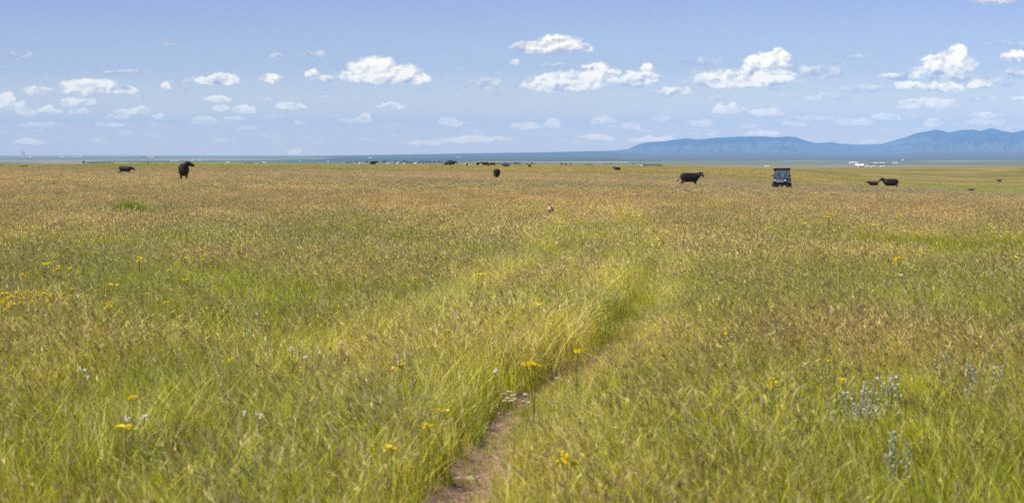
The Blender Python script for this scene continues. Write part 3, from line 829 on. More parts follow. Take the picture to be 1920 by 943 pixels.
# ------------------------------------------------------------------ bird
def build_bird():
    m, nt, out = material('streaked_plumage'); b = NB(nt)
    tc = b.n('ShaderNodeTexCoord').outputs['Object']
    sp = b.n('ShaderNodeSeparateXYZ'); b.put(sp.inputs[0], tc)
    n = b.noise(b.vmath('MULTIPLY', tc, (60, 60, 18)), 1, 3, .6)
    c = b.mixc(b.ramp(n, .45, .62), (.56, .44, .34), (.34, .25, .18))
    c = b.mixc(b.ramp(sp.outputs[2], .25, .33, .8, 0), c, (.36, .27, .19))
    eye = b.math('MULTIPLY', b.ramp(sp.outputs[2], .455, .462), b.ramp(sp.outputs[2], .482, .476))
    c = b.mixc(eye, c, (.05, .035, .03))
    c = b.mixc(b.ramp(sp.outputs[2], .482, .49), c, (.66, .58, .48))
    p = b.n('ShaderNodeBsdfDiffuse'); b.put(p.inputs[0], c); nt.links.new(p.outputs[0], out.inputs[0])
    pr = [((-.13, 0, .27), .055, (.02, 0, .31), .075, (1, 1, 1)), ((-.05, 0, .29), .075, (.03, 0, .31), .07, (1, 1, 1)), ((-.13, 0, .27), .04, (-.24, 0, .25), .012, (1, 1, 1)),
          ((.04, 0, .34), .05, (.055, 0, .40), .026, (1, 1, 1)), ((.055, 0, .40), .024, (.06, 0, .455), .021, (1, 1, 1)), ((.055, 0, .468), .03, (.085, 0, .466), .024, (1, 1, 1)),
          ((-.02, .03, .25), .025, (-.03, .03, .14), .009, (1, 1, 1)), ((-.02, -.03, .25), .025, (-.03, -.03, .14), .009, (1, 1, 1)),
          ((-.03, .03, .14), .009, (-.01, .03, .01), .008, (1, 1, 1)), ((-.03, -.03, .14), .009, (-.01, -.03, .01), .008, (1, 1, 1)),
          ((-.01, .03, .01), .008, (.04, .04, .006), .006, (1, 1, 1)), ((-.01, -.03, .01), .008, (.04, -.04, .006), .006, (1, 1, 1))]
    me = fuse('wading_bird', pr, .0065, m, 2)
    x, y, z = solve(1032, 412, 0.0)
    o = bpy.data.objects.new('wading_bird', me); COL.objects.link(o)
    o.location = (x, y, z); o.rotation_euler = (0, 0, R(-118)); o.scale = (.98, .98, .98)
    tag(o, 'pale brown long-necked bird standing upright in the grass beside the track', 'bird')
    pts = [(.105, 0, .466), (.16, 0, .463), (.20, 0, .452), (.235, 0, .434)]
    bl = join(*[tube_bm(a, c_, .008 - .0018*i, .0062 - .0018*i, 8) for i, (a, c_) in enumerate(zip(pts, pts[1:]))])
    bm_obj('bill', bl, MAT['bark'], o, True)
    for sg in (1, -1):
        bm = bmesh.new(); bmesh.ops.create_icosphere(bm, subdivisions=1, radius=.006, matrix=Matrix.Translation((.082, .025*sg, .470)))
        bm_obj('eye', bm, MAT['blackpl'], o, True)
    KEEP_OUT.append((x, y, .12)); KEEP_OUT.append((x - .02, y - .25, .16)); KEEP_OUT.append((x - .04, y - .5, .14))
build_bird()

# ------------------------------------------------------------------ utility vehicle (front = -Y)
def build_vehicle():
    x, y, z = place(1466, 203)
    u = empty('utility_vehicle', (x, y, z + .04), R(-13.5))
    u.scale = (.94, .94, .94)
    tag(u, 'dark four-wheeled utility vehicle with roof, windscreen and grille, parked facing us in the grass', 'utility vehicle')
    bm = join(box_bm((0, .15, .56), (1.36, 2.9, .26), (.98, .98), bw=.03),                       # tub
              box_bm((0, -1.02, .84), (1.28, .80, .34), (.90, .80), (0, .10), bw=.05),            # hood
              box_bm((0, -.50, .98), (1.34, .30, .16), (.95, .7), bw=.03),
              box_bm((.62, -.98, .82), (.30, .86, .16), (.8, .85), bw=.04), box_bm((-.62, -.98, .82), (.30, .86, .16), (.8, .85), bw=.04),
              box_bm((.66, .98, .82), (.26, .9, .14), (.9, .9), bw=.03), box_bm((-.66, .98, .82), (.26, .9, .14), (.9, .9), bw=.03))
    bm_obj('body', bm, MAT['body'], u)
    bm = join(box_bm((0, 1.12, .84), (1.30, .95, .06), bw=.01), *[box_bm(c_, s_, bw=.01) for c_, s_ in
              (((.66, 1.12, .99), (.04, .97, .28)), ((-.66, 1.12, .99), (.04, .97, .28)), ((0, 1.62, .99), (1.36, .04, .28)), ((0, .63, .99), (1.28, .04, .28)))])
    bm_obj('cargo_bed', bm, MAT['blackpl'], u)
    bm_obj('roof', box_bm((0, .12, 1.94), (1.50, 1.48, .17), (.93, .92), bw=.035), MAT['blackpl'], u)
    fr = []
    for sg in (1, -1):
        fr += [tube_bm((.67*sg, -.62, 1.02), (.64*sg, -.38, 1.90), .045, .04, 10), tube_bm((.66*sg, .62, 1.0), (.64*sg, .62, 1.90), .035, .035, 10), tube_bm((.64*sg, -.40, 1.89), (.64*sg, .62, 1.89), .032, .032, 10)]
    fr += [tube_bm((-.66, .62, 1.60), (.66, .62, 1.60), .025), tube_bm((-.64, -.385, 1.875), (.64, -.385, 1.875), .03)]
    bm_obj('cab_frame', join(*fr), MAT['pillar'], u, True)
    # windscreen: one sheet with thickness, leaning back
    def tilt(px_, z0): return -.60 + (z0 - 1.06) * .262
    bm = bmesh.new()
    vs = []
    for dy in (0, .008):
        for (xx, zz) in ((-.60, 1.09), (.60, 1.09), (.575, 1.85), (-.575, 1.85)): vs.append(bm.verts.new((xx, tilt(xx, zz) + dy, zz)))
    bm.faces.new(vs[:4]); bm.faces.new(vs[4:][::-1])
    for i in range(4): bm.faces.new((vs[i], vs[4+i], vs[4+(i+1) % 4], vs[(i+1) % 4]))
    w = bm_obj('windscreen', bm, MAT['glass'], u)
    gk = []
    for (a, c_) in (((-.61, 1.08), (.61, 1.08)), ((.61, 1.08), (.585, 1.86)), ((-.61, 1.08), (-.585, 1.86)), ((-.585, 1.86), (.585, 1.86))):
        gk.append(tube_bm((a[0], tilt(0, a[1]) - .004, a[1]), (c_[0], tilt(0, c_[1]) - .004, c_[1]), .024, .024, 8))
    bm_obj('surround', join(*gk), MAT['pillar'], w)
    bm_obj('wiper', join(tube_bm((0, tilt(0, 1.12) - .03, 1.12), (-.26, tilt(0, 1.36) - .03, 1.36), .010, .007, 6)), MAT['blackpl'], w)
    # nose
    bm_obj('bumper', join(box_bm((0, -1.50, .50), (1.10, .16, .20), (.9, .8), bw=.03), box_bm((0, -1.53, .34), (.72, .05, .12), (.9, 1), bw=.015),
                          tube_bm((-.46, -1.60, .60), (.46, -1.60, .60), .025), tube_bm((-.46, -1.60, .60), (-.40, -1.50, .42), .025), tube_bm((.46, -1.60, .60), (.40, -1.50, .42), .025)), MAT['blackpl'], u)
    g = bm_obj('grille', box_bm((0, -1.425, .80), (.70, .06, .21), (.88, 1), (0, .02), bw=.012), MAT['silver'], u)
    sl = [box_bm((-.25 + .083*i, -1.455, .805), (.055, .03, .06), bw=.006) for i in range(7)]
    bm_obj('slot', join(*sl), MAT['blackpl'], g)
    bm_obj('trim_bar', box_bm((0, -1.45, .70), (.56, .03, .028), bw=.006), MAT['silver'], g)
    bm_obj('winch', join(box_bm((0, -1.56, .40), (.17, .07, .07), bw=.012), tube_bm((0, -1.56, .36), (.02, -1.60, .28), .012)), MAT['silver'], u)
    for sg in (1, -1):
        hl = bm_obj('headlight', box_bm((.49*sg, -1.40, .885), (.27, .10, .085), (.85, .6), (-.01*sg, .06), bw=.02), MAT['lens'], u)
        bm_obj('bezel', box_bm((.49*sg, -1.385, .885), (.32, .08, .12), (.9, .7), (0, .05), bw=.015), MAT['blackpl'], hl)
    for sg in (1, -1):
        mr = bm_obj('mirror', box_bm((.82*sg, -.44, 1.32), (.13, .07, .17), (.9, .9), bw=.02), MAT['blackpl'], u)
        bm_obj('arm', tube_bm((.66*sg, -.46, 1.30), (.78*sg, -.44, 1.32), .014), MAT['blackpl'], mr)
        dr = bm_obj('door', box_bm((.685*sg, .06, .92), (.05, 1.02, .48), (1, .96), bw=.02), MAT['body'], u)
        bm_obj('handle', box_bm((.722*sg, .40, 1.05), (.02, .14, .03), bw=.006), MAT['silver'], dr)
    for xx in (-.36, .36):
        st = bm_obj('seat', box_bm((xx, .30, .88), (.52, .50, .18), (.94, .94), bw=.05), MAT['seat'], u)
        bm_obj('backrest', join(box_bm((xx, .56, 1.20), (.50, .14, .56), (.86, .8), (0, .06), bw=.05), box_bm((xx, .63, 1.56), (.28, .10, .16), (.85, .8), bw=.04)), MAT['seat'], st)
    bm = bmesh.new()
    for i in range(20):
        a0, a1 = 2*math.pi*i/20, 2*math.pi*(i+1)/20
        q = Matrix.Translation((.36, -.12, 1.20)) @ Matrix.Rotation(R(-35), 4, 'X')
        t = tube_bm(q @ Vector((.17*math.cos(a0), 0, .17*math.sin(a0))), q @ Vector((.17*math.cos(a1), 0, .17*math.sin(a1))), .016, .016, 6)
        bm = join(bm, t)
    bm = join(bm, tube_bm((.36, -.12, 1.20), (.36, -.42, 1.0), .022), tube_bm((.20, -.12, 1.20), (.52, -.12, 1.20), .014))
    bm_obj('steering_wheel', bm, MAT['blackpl'], u)
    bm_obj('dashboard', box_bm((0, -.46, 1.02), (1.20, .24, .20), (1, .6), bw=.04), MAT['blackpl'], u)
    for sx in (1, -1):
        for wy in (-.98, 1.0):
            bm = bmesh.new(); rad, wd, N = .335, .27, 40
            prof = [(-.5, .62), (-.5, .86), (-.40, .97), (-.18, 1.0), (.18, 1.0), (.40, .97), (.5, .86), (.5, .62)]
            rings = []
            for i in range(N):
                a = 2*math.pi*i/N; kk = 1.0 if (i % 2) else .955
                rings.append([bm.verts.new((.66*sx + p_[0]*wd, wy + rad*(p_[1]*(kk if p_[1] > .9 else 1))*math.cos(a), .335 + rad*(p_[1]*(kk if p_[1] > .9 else 1))*math.sin(a))) for p_ in prof])
            for i in range(N):
                for j in range(len(prof) - 1): bm.faces.new((rings[i][j], rings[i][j+1], rings[(i+1) % N][j+1], rings[(i+1) % N][j]))
            wh = empty('wheel', (0, 0, 0)); wh.parent = u
            bm_obj('tyre', bm, MAT['tyre'], wh)
            rb = [tube_bm((.66*sx - .09, wy, .335), (.66*sx + .11*sx*sx, wy, .335), .205, .205, 24), tube_bm((.66*sx + .10*sx, wy, .335), (.66*sx + .14*sx, wy, .335), .06, .05, 12)]
            for i in range(5):
                a = 2*math.pi*i/5
                rb.append(box_bm((.66*sx + .12*sx, wy + .11*math.cos(a), .335 + .11*math.sin(a)), (.03, .05, .05), bw=.008))
            bm_obj('rim', join(*rb), MAT['rim'], wh)
build_vehicle()

# ------------------------------------------------------------------ flowers, sage, stones
def yellow_heads(rng, n=7, r=.032):
    bm = bmesh.new()
    for i in range(n):
        a, q = rng.uniform(0, 6.28), r * math.sqrt(rng.uniform(0, 1))
        c0 = Vector((q*math.cos(a), q*math.sin(a), rng.uniform(-.012, .014))); rr = rng.uniform(.009, .014)
        tl = Matrix.Rotation(rng.uniform(-.6, .6), 3, 'X') @ Matrix.Rotation(rng.uniform(-.6, .6), 3, 'Y')
        ctr = bm.verts.new(c0 + tl @ Vector((0, 0, .007))); bot = bm.verts.new(c0 + tl @ Vector((0, 0, -.010)))
        ring = [bm.verts.new(c0 + tl @ Vector((rr*(1 if k % 2 else .62)*math.cos(k*.3927), rr*(1 if k % 2 else .62)*math.sin(k*.3927), rng.uniform(-.002, .003)))) for k in range(16)]
        for k in range(16):
            bm.faces.new((ctr, ring[k], ring[(k+1) % 16])); bm.faces.new((bot, ring[(k+1) % 16], ring[k]))
    return bm

def stem_bm(rng, h, heads, leaves=6):
    parts = []
    for hx, hy, hz in heads:
        mid = Vector((hx*.35 + rng.uniform(-.01, .01), hy*.35, hz*.55))
        parts += [tube_bm((0, 0, -.03), mid, .0035, .003, 5), tube_bm(mid, (hx, hy, hz), .003, .0022, 5)]
    bm = join(*parts)
    for i in range(leaves):
        z0 = rng.uniform(.03, h*.75); a = rng.uniform(0, 6.28); l = rng.uniform(.03, .07)
        d = Vector((math.cos(a), math.sin(a), .5)); s = Vector((-math.sin(a), math.cos(a), 0)) * .006
        p0 = Vector((0, 0, z0)); v = [bm.verts.new(p0), bm.verts.new(p0 + d*l*.5 + s), bm.verts.new(p0 + d*l), bm.verts.new(p0 + d*l*.5 - s)]
        bm.faces.new(v)
    return bm

_fl = {}
def flower_proto(kind, var):
    key = (kind, var)
    if key in _fl: return _fl[key]
    rng = np.random.default_rng(500 + var * 7 + (0 if kind == 'yellow' else 90))
    h = .40; nh = [1, 2, 3, 1][var % 4] if kind == 'yellow' else 1
    heads = [(rng.uniform(-.05, .05) * (k > 0) , rng.uniform(-.04, .04) * (k > 0), h - rng.uniform(0, .05) * (k > 0)) for k in range(nh)]
    me_s = bpy.data.meshes.new('stem'); bm = stem_bm(rng, h, heads); bm.to_mesh(me_s); bm.free(); me_s.materials.append(MAT['stemgreen'])
    bms = []
    for hx, hy, hz in heads:
        g = yellow_heads(rng, 8 if kind == 'yellow' else 7, .034 if kind == 'yellow' else .024)
        bmesh.ops.translate(g, verts=g.verts, vec=(hx, hy, hz)); bms.append(g)
    bm = join(*bms); me_b = bpy.data.meshes.new('bloom'); bm.to_mesh(me_b); bm.free(); me_b.materials.append(MAT['petal_y' if kind == 'yellow' else 'petal_w'])
    _fl[key] = (me_s, me_b); return _fl[key]

_fc = [0]
def flower(kind, px, py, label, group, k=1.0, var=None, h=None):
    """px, py: the bloom in the photo; the plant stands on the ground below it"""
    _fc[0] += 1
    var = _fc[0] % 4 if var is None else var
    hh = (h or .40) * 1.0
    x, y, z = solve(px, py, hh)
    e = empty('yellow_flower' if kind == 'yellow' else 'white_flower', (x, y, z), random.uniform(0, 6.28))
    s = hh / .40; ms, mb = flower_proto(kind, var)
    for nm, me in (('stem', ms), ('bloom', mb)):
        o = bpy.data.objects.new(nm, me); COL.objects.link(o); o.parent = e
    # wider umbels are wider plants: scale sideways by k, upward to the height
    kk = k * np.interp(y, [16, 30], [.62, .86]); e.scale = (kk, kk, s)
    tag(e, label, 'flower', group)
    return e

YG = 'yellow wildflowers scattered through the grass'
DR = 'yellow flowers in the dense drift on the left'
for i, (px, py, k) in enumerate(((4, 552, 1.3), (10, 560, 1.3), (2, 566, 1.1), (22, 556, 1.2), (31, 550, 1.1), (14, 573, 1), (40, 561, 1), (28, 571, .9), (50, 548, .9), (57, 551, 1), (70, 556, 1), (72, 549, 1), (81, 552, .9),
                                 (96, 551, 1), (97, 574, 1), (118, 552, .8), (133, 556, .8), (150, 554, .8), (88, 565, .8), (125, 571, .7), (60, 566, .7), (36, 548, .9), (45, 570, .8), (108, 562, .7))):
    flower('yellow', px, py, 'small yellow flower in the dense low drift of yellow blooms at the left edge', DR, k)
for px, py, k, lab in (
    (84, 494, 1.8, 'broad yellow flower at the left end of the row of four above the dense drift'),
    (108, 500, 1.3, 'yellow flower second from the left in the row of four above the dense drift'),
    (131, 505, 1.5, 'yellow flower third from the left in the row of four above the dense drift'),
    (147, 510, 1.0, 'smallest yellow flower at the right end of the row of four above the dense drift'),
    (39, 515, .7, 'tiny yellow flower just left of its twin below the row of four'),
    (52, 513, .7, 'tiny yellow flower just right of its twin below the row of four'),
    (206, 534, 1.2, 'left one of the two orange-yellow flowers standing side by side right of the drift'),
    (221, 535, 1.2, 'right one of the two orange-yellow flowers standing side by side right of the drift'),
    (135, 542, .8, 'single yellow flower between the row of four and the dense drift'),
    (203, 568, 1.0, 'orange-yellow flower just off the right end of the dense drift'),
    (276, 552, .9, 'yellow flower between the orange pair and the taller pale clump to its right'),
    (312, 568, 1.3, 'upright yellow flower above the pale straw grass, right of the dense drift'),
    (352, 525, 1.3, 'flat-topped orange-yellow flower alone right of the orange pair'),
    (262, 484, 1.5, 'broad yellow flower alone above the orange pair, below the bright green clump'),
    (349, 484, .8, 'small yellow flower left of the taller one on a visible stem'),
    (382, 487, 1.1, 'yellow flower on a tall visible stem in the brown grass left of centre'),
    (316, 507, .7, 'faint yellow flower under the small flower beside the tall-stemmed one'),
    (416, 356, 1.2, 'far yellow flower patch in the brown grass below the facing cow'),
    (635, 576, .8, 'small yellow flower between the left drift and the track'),
    (779, 522, 1.5, 'upright yellow flower left of the track in the green grass'),
    (897, 515, 1.8, 'tall yellow flower clump just left of the pale track strip'),
    (829, 430, 1.0, 'far small yellow flower left of the track below the lone grazing cow'),
    (1009, 571, 1.8, 'yellow flower clump growing between the two wheel ruts'),
    (1082, 660, 2.0, 'large yellow flower clump at the head of the bare dirt rut'),
    (1002, 683, 2.1, 'yellow flower clump on the left bank of the bare dirt rut'),
    (748, 680, 1.6, 'flat yellow flower left of the rut, above two thin pale stalks'),
    (831, 772, 1.3, 'yellow flower nearest the dark bank of the rut'),
    (803, 799, 1.4, 'yellow flower just below and left of the one nearest the rut bank'),
    (728, 841, 1.2, 'yellow flower low in the grass left of the bare rut'),
    (1063, 853, 1.4, 'yellow flower in the grass right of the bare rut'),
    (250, 748, 1.2, 'yellow flower standing directly above the big orange-yellow clump'),
    (235, 801, 2.3, 'big orange-yellow flower clump in the near grass on the left'),
    (431, 675, .9, 'small yellow flower in bright green grass left of the white blooms'),
    (89, 699, .8, 'small yellow flower beside tiny white blooms in the near left grass'),
    (598, 703, .8, 'faint yellow flower right below the white blooms'),
    (1377, 470, 1.4, 'yellow flower alone in green grass right of the track bend'),
    (1687, 484, 1.6, 'yellow flower clump in the middle of the right-hand grass'),
    (1678, 489, .9, 'small yellow flower touching the clump in the right-hand grass'),
    (1904, 483, 1.4, 'yellow flower close to the right edge of the meadow'),
    (1557, 678, .9, 'small yellow flower between the sage bush and the tawny grass'),
    (1583, 713, 1.2, 'round yellow flower just above the larger silvery sage bush'),
    (1449, 713, 1.2, 'orange-yellow flower left of the larger silvery sage bush'),
    (1371, 647, 1.1, 'yellow flower in green grass right of the rut end'),
    (1360, 626, .8, 'faint yellow flower just above another, right of the rut end')):
    flower('yellow', px, py, lab, YG, k)
FR = 'far yellow flowers on the right-hand grass'
for px, py in ((1650, 381), (1553, 399), (1560, 402), (1568, 401), (1556, 407), (1684, 403), (1686, 396), (1684, 408), (1640, 422), (1720, 437), (1862, 437), (1890, 436), (1767, 392), (1521, 372), (1533, 374), (1365, 373), (1440, 369), (1383, 405), (1510, 419)):
    flower('yellow', px, py, 'tiny far yellow flower in the brown grass below and right of the vehicle', FR, 1.5, h=.42)
WG = 'white wildflowers in the near grass'
for px, py, k, lab in (
    (548, 655, 1.1, 'white flower at the left end of the loose white group left of centre'),
    (560, 664, .9, 'small white flower in the middle of the loose white group left of centre'),
    (573, 671, .9, 'small white flower lowest in the loose white group left of centre'),
    (600, 661, 1.0, 'white flower at the right end of the loose white group left of centre'),
    (150, 693, .9, 'white flower highest of the three small ones in the near left grass'),
    (159, 698, .9, 'white flower middle of the three small ones in the near left grass'),
    (163, 708, .8, 'white flower lowest of the three small ones in the near left grass'),
    (240, 785, 1.1, 'left one of the two white flowers above the big orange-yellow clump'),
    (271, 784, 1.2, 'right one of the two white flowers above the big orange-yellow clump'),
    (460, 778, .8, 'left small white flower of a pair in the near grass left of the rut'),
    (486, 781, .9, 'right small white flower of a pair in the near grass left of the rut'),
    (929, 696, 1.3, 'white flower alone left of the yellow clump on the rut bank'),
    (146, 556, 1.2, 'white flower among the right end of the yellow drift'),
    (1290, 613, 1.3, 'white flower alone right of the upper rut'),
    (1690, 517, 1.2, 'white flower below the yellow clump in the right-hand grass'),
    (1510, 515, 1.2, 'white flower in the green strip right of the track'),
    (640, 643, .9, 'white flower above the right end of the loose white group')):
    flower('white', px, py, lab, WG, k)
for i, (px, py, k) in enumerate(((945, 740, 1.2), (955, 736, 1.2), (951, 746, 1.3), (962, 742, 1.2), (967, 748, 1.1), (958, 752, 1.2), (945, 751, 1.0), (985, 740, 1.2), (991, 755, 1.0), (980, 752, .8))):
    flower('white', px, py, 'creamy white flower in the low clump at the edge of the bare rut', 'creamy clump beside the rut', k, h=.14)
flower('white', 1045, 708, 'low white flower beside the dark litter at the rut bend', WG, 1.2, h=.12)
flower('white', 1108, 668, 'low white flower on the bare soil right of the large yellow clump', WG, 1.0, h=.10)

def sage(px, py_base, stems, spread, h, label, seed):
    rng = np.random.default_rng(seed)
    x, y, z = solve(px, py_base, 0.0)
    e = empty('sage_bush', (x, y, z)); tag(e, label, 'sage bush', 'silvery sage bushes')
    st, lf = [], bmesh.new()
    for i in range(stems):
        bx = rng.normal(0, spread); by = rng.normal(0, spread * .6); hh = h * rng.uniform(.6, 1.1); ln = rng.normal(0, .12) + bx * .3
        pts = [Vector((bx*.5*(1+u) + ln*hh*u*u, by*(.5+.5*u), hh*u)) for u in (0, .35, .7, 1.0)]
        for a, c_ in zip(pts, pts[1:]): st.append(tube_bm(a, c_, .004, .003, 5))
        for k in range(36):
            u = rng.uniform(.25, 1.0); f = u * 3; j = min(int(f), 2); p = pts[j].lerp(pts[j+1], f - j)
            d = Vector((rng.normal(0, 1), rng.normal(0, 1), rng.uniform(.2, 1.6))).normalized(); s_ = d.orthogonal().normalized() * .006
            l = rng.uniform(.016, .036)
            v = [lf.verts.new(p), lf.verts.new(p + d*l*.5 + s_), lf.verts.new(p + d*l), lf.verts.new(p + d*l*.5 - s_)]
            lf.faces.new(v)
    bm_obj('stem', join(*st), MAT['sagewood'], e); me = bm_obj('leaves', lf, MAT['sage'], e)
    KEEP_OUT.append((x, y, .10 + spread * .7)); KEEP_OUT.append((x, y - .22, .08 + spread * .6)); KEEP_OUT.append((x, y - .42, .05 + spread * .4))
sage(1612, 838, 16, .11, .38, 'larger silvery sage bush with curved pale shoots in the near right grass', 1)
sage(1672, 812, 5, .07, .38, 'thin silvery sage shoots just right of the larger sage bush', 2)
sage(1806, 785, 9, .12, .40, 'tall upright silvery sage bush behind the larger one, near the right edge', 3)
sage(1678, 925, 6, .06, .30, 'few grey sage shoots low in the nearest right grass', 4)
sage(478, 655, 5, .10, .30, 'small grey-blue sage bush in the green grass left of the loose white flowers', 5)
sage(200, 515, 6, .14, .42, 'grey sage shoots behind the row of four yellow flowers', 6)
sage(770, 745, 3, .03, .34, 'two or three thin pale upright stalks under the flat yellow flower', 7)

def clump():
    rng = np.random.default_rng(77)
    x, y, z = place(247, 64)
    parts = []
    for k in range(52):
        cx, cy = rng.normal(0, .44), rng.normal(0, .3)
        hs = max(.5, 1 - .6 * abs(cx))
        v, c_, f, _ = blades(rng, 26, .13, (.42*hs, .82*hs), .012, (.1, .7), (5, 3.2, .8, 0, 0, 0), 4)
        v = v + np.array([cx, cy, 0]); parts.append((v, c_ * np.array([.62, .92, .8]), f))
    V, Cc, Fs = merge(parts)
    o = new_mesh_obj('grass_clump', V.tolist(), Fs.tolist(), MAT['leaf'], loc=(x, y, z))
    a = o.data.attributes.new('bcol', 'FLOAT_COLOR', 'POINT'); a.data.foreach_set('color', np.concatenate([Cc, np.ones((len(Cc), 1))], 1).astype(np.float32).ravel())
    tag(o, 'bright green clump of taller lush grass standing out of the brown field', 'grass clump')
clump()

def stone(px, py, r, label, seed):
    rng = np.random.default_rng(seed)
    x, y, z = solve(px, py, 0.0)
    bm = bmesh.new(); bmesh.ops.create_icosphere(bm, subdivisions=3, radius=1)
    for v in bm.verts:
        n = mnoise.fractal(v.co * 1.3 + Vector((seed, 0, 0)), .8, 2, 3); v.co *= 1 + .35 * n
        v.co.x *= r * 1.3; v.co.y *= r; v.co.z *= r * .6
    o = bm_obj('stone', bm, MAT['stone'], None, True); o.location = (x, y, z + r * .3); o.rotation_euler = (0, 0, rng.uniform(0, 6))
    tag(o, label, 'stone', 'pale stones in the rut')
stone(884, 903, .034, 'largest pale stone lying on the bare soil of the rut', 1)
stone(894, 898, .020, 'small pale stone right beside the largest stone in the rut', 2)
stone(860, 900, .016, 'small pinkish stone left of the largest stone in the rut', 3)
stone(915, 806, .022, 'single pale stone at the narrow part of the rut', 4)
stone(905, 872, .013, 'tiny pale stone up the rut from the largest stone', 5)

def litter(px, py, label, seed):
    """flattened grey dead grass lying on the rut"""
    rng = np.random.default_rng(seed); x, y, z = solve(px, py, 0.0)
    parts = []
    for k in range(10):
        v, c_, f, _ = blades(rng, 20, .10, (.06, .20), .006, (.6, 1.2), (0, 0, .3, 1, 1, 1), 4)
        parts.append((v * np.array([1, 1, .8]) + np.array([rng.normal(0, .16), rng.normal(0, .16), 0]), c_ * .42, f))
    V, Cc, Fs = merge(parts)
    o = new_mesh_obj('dead_grass', V.tolist(), Fs.tolist(), MAT['leaf'], loc=(x, y, z))
    a = o.data.attributes.new('bcol', 'FLOAT_COLOR', 'POINT'); a.data.foreach_set('color', np.concatenate([Cc, np.ones((len(Cc), 1))], 1).astype(np.float32).ravel())
    tag(o, label, 'dead grass')
litter(1035, 697, 'dark grey mat of dead grass on the rut below the large yellow flower clump', 1)
litter(940, 752, 'dark grey mat of dead grass behind the creamy white flowers at the rut', 2)

# ------------------------------------------------------------------ far farms, town and tree belts
def crown_bm(rng, w, h, n=16, narrow=False):
    bm = bmesh.new()
    for i in range(n):
        a, r = rng.uniform(0, 6.28), math.sqrt(rng.uniform(0, 1))
        zz = rng.uniform(.12, 1.0); k = math.sin(math.pi * min(1, zz * .8 + .12)) if not narrow else (1.05 - zz)
        c = Vector((r*k*w*.38*math.cos(a), r*k*w*.38*math.sin(a), h * (.22 + .70*zz))); rr = rng.uniform(.13, .24) * w * (1.15 - .5*zz)
        b0 = len(bm.verts); bmesh.ops.create_icosphere(bm, subdivisions=2, radius=rr, matrix=Matrix.Translation(c))
        bm.verts.ensure_lookup_table()
        for v in list(bm.verts)[b0:]:
            v.co = c + (v.co - c) * (1 + .55 * mnoise.noise(v.co * (2.6 / max(rr, .01)) * .6 + Vector((i, 0, 0))))
    return bm
_tree = {}
def tree(px, row, hpx, wpx, d, label, group, kind='round'):
    x, y, z = place(px, d)
    t = math.tan(0)
    s, tz = pix_dir(px, row); z = EYE + tz * d if abs(EYE + tz * d - z) < 40 else z
    zg = gz1(x, y)
    h, w = hpx * d / F, wpx * d / F
    var = _fc[0] % 3; _fc[0] += 1
    key = (kind, var)
    if key not in _tree:
        rng = np.random.default_rng(900 + var + (10 if kind == 'tall' else 0))
        bm = crown_bm(rng, 1.0, 1.0, 18, kind == 'tall')
        me = bpy.data.meshes.new('crown'); bm.to_mesh(me); bm.free(); me.materials.append(MAT['crown'])
        bm = join(tube_bm((0, 0, -.05), (0, 0, .40), .035, .025, 8), tube_bm((0, 0, .3), (.12, .03, .55), .018, .01, 6), tube_bm((0, 0, .32), (-.10, -.05, .58), .018, .01, 6))
        m2 = bpy.data.meshes.new('trunk'); bm.to_mesh(m2); bm.free(); m2.materials.append(MAT['bark'])
        _tree[key] = (me, m2)
    e = empty('tree', (x, y, zg), random.uniform(0, 6.28)); e.scale = (w, w, h)
    for nm, me in zip(('crown', 'trunk'), _tree[key]):
        o = bpy.data.objects.new(nm, me); COL.objects.link(o); o.parent = e
    tag(e, label, 'tree', group)
    return e

def dist_for_row(px, row, d0=2600, d1=26000):
    """distance on the far plain whose ground shows at that row"""
    s, t = pix_dir(px, row)
    d = d1
    best, bd = None, 1e9
    for d in np.geomspace(d0, d1, 400):
        e = abs(row_of(s*d, d, gz1(s*d, d)) - row)
        if e < bd: best, bd = d, e
    return float(best)

def house(px, row, wpx, hpx, name, label, cat, wall='white', roof='darkroof', rz=8, depth=.6, d=None, group=None, flat=.35, door=False):
    d = d or dist_for_row(px, row)
    x, y, z = place(px, d); w, h = wpx * d / F, hpx * d / F; dp = max(6.0, w * depth)
    e = empty(name, (x, y, z), R(rz)); tag(e, label, cat, group)
    hw = h * (1 - flat)
    bm = bmesh.new(); x0, y0 = w/2, dp/2
    for q in (((-x0, -y0), (x0, -y0)), ((x0, -y0), (x0, y0)), ((x0, y0), (-x0, y0)), ((-x0, y0), (-x0, -y0))):
        v = [bm.verts.new((q[0][0], q[0][1], -1.0)), bm.verts.new((q[1][0], q[1][1], -1.0)), bm.verts.new((q[1][0], q[1][1], hw)), bm.verts.new((q[0][0], q[0][1], hw))]
        bm.faces.new(v)
    for sx in (-x0, x0): bm.faces.new([bm.verts.new((sx, -y0, hw)), bm.verts.new((sx, y0, hw)), bm.verts.new((sx, 0, h * .98))])
    bm_obj('wall', bm, MAT[wall], e)
    bm = bmesh.new(); ov = .5; th = .25
    for sg in (1, -1):
        a = [(-x0-ov, sg*(y0+ov), hw - .2), (x0+ov, sg*(y0+ov), hw - .2), (x0+ov, 0, h), (-x0-ov, 0, h)]
        lo = [bm.verts.new(p) for p in a]; hi = [bm.verts.new((p[0], p[1], p[2] + th)) for p in a]
        bm.faces.new(lo); bm.faces.new(hi[::-1])
        for i in range(4): bm.faces.new((lo[i], lo[(i+1) % 4], hi[(i+1) % 4], hi[i]))
    bm_obj('roof', bm, MAT[roof], e)
    if door: bm_obj('door', box_bm((-w*.18, -y0 - .06, hw*.36), (w*.22, .14, hw*.72)), MAT['door'], e)
    return e

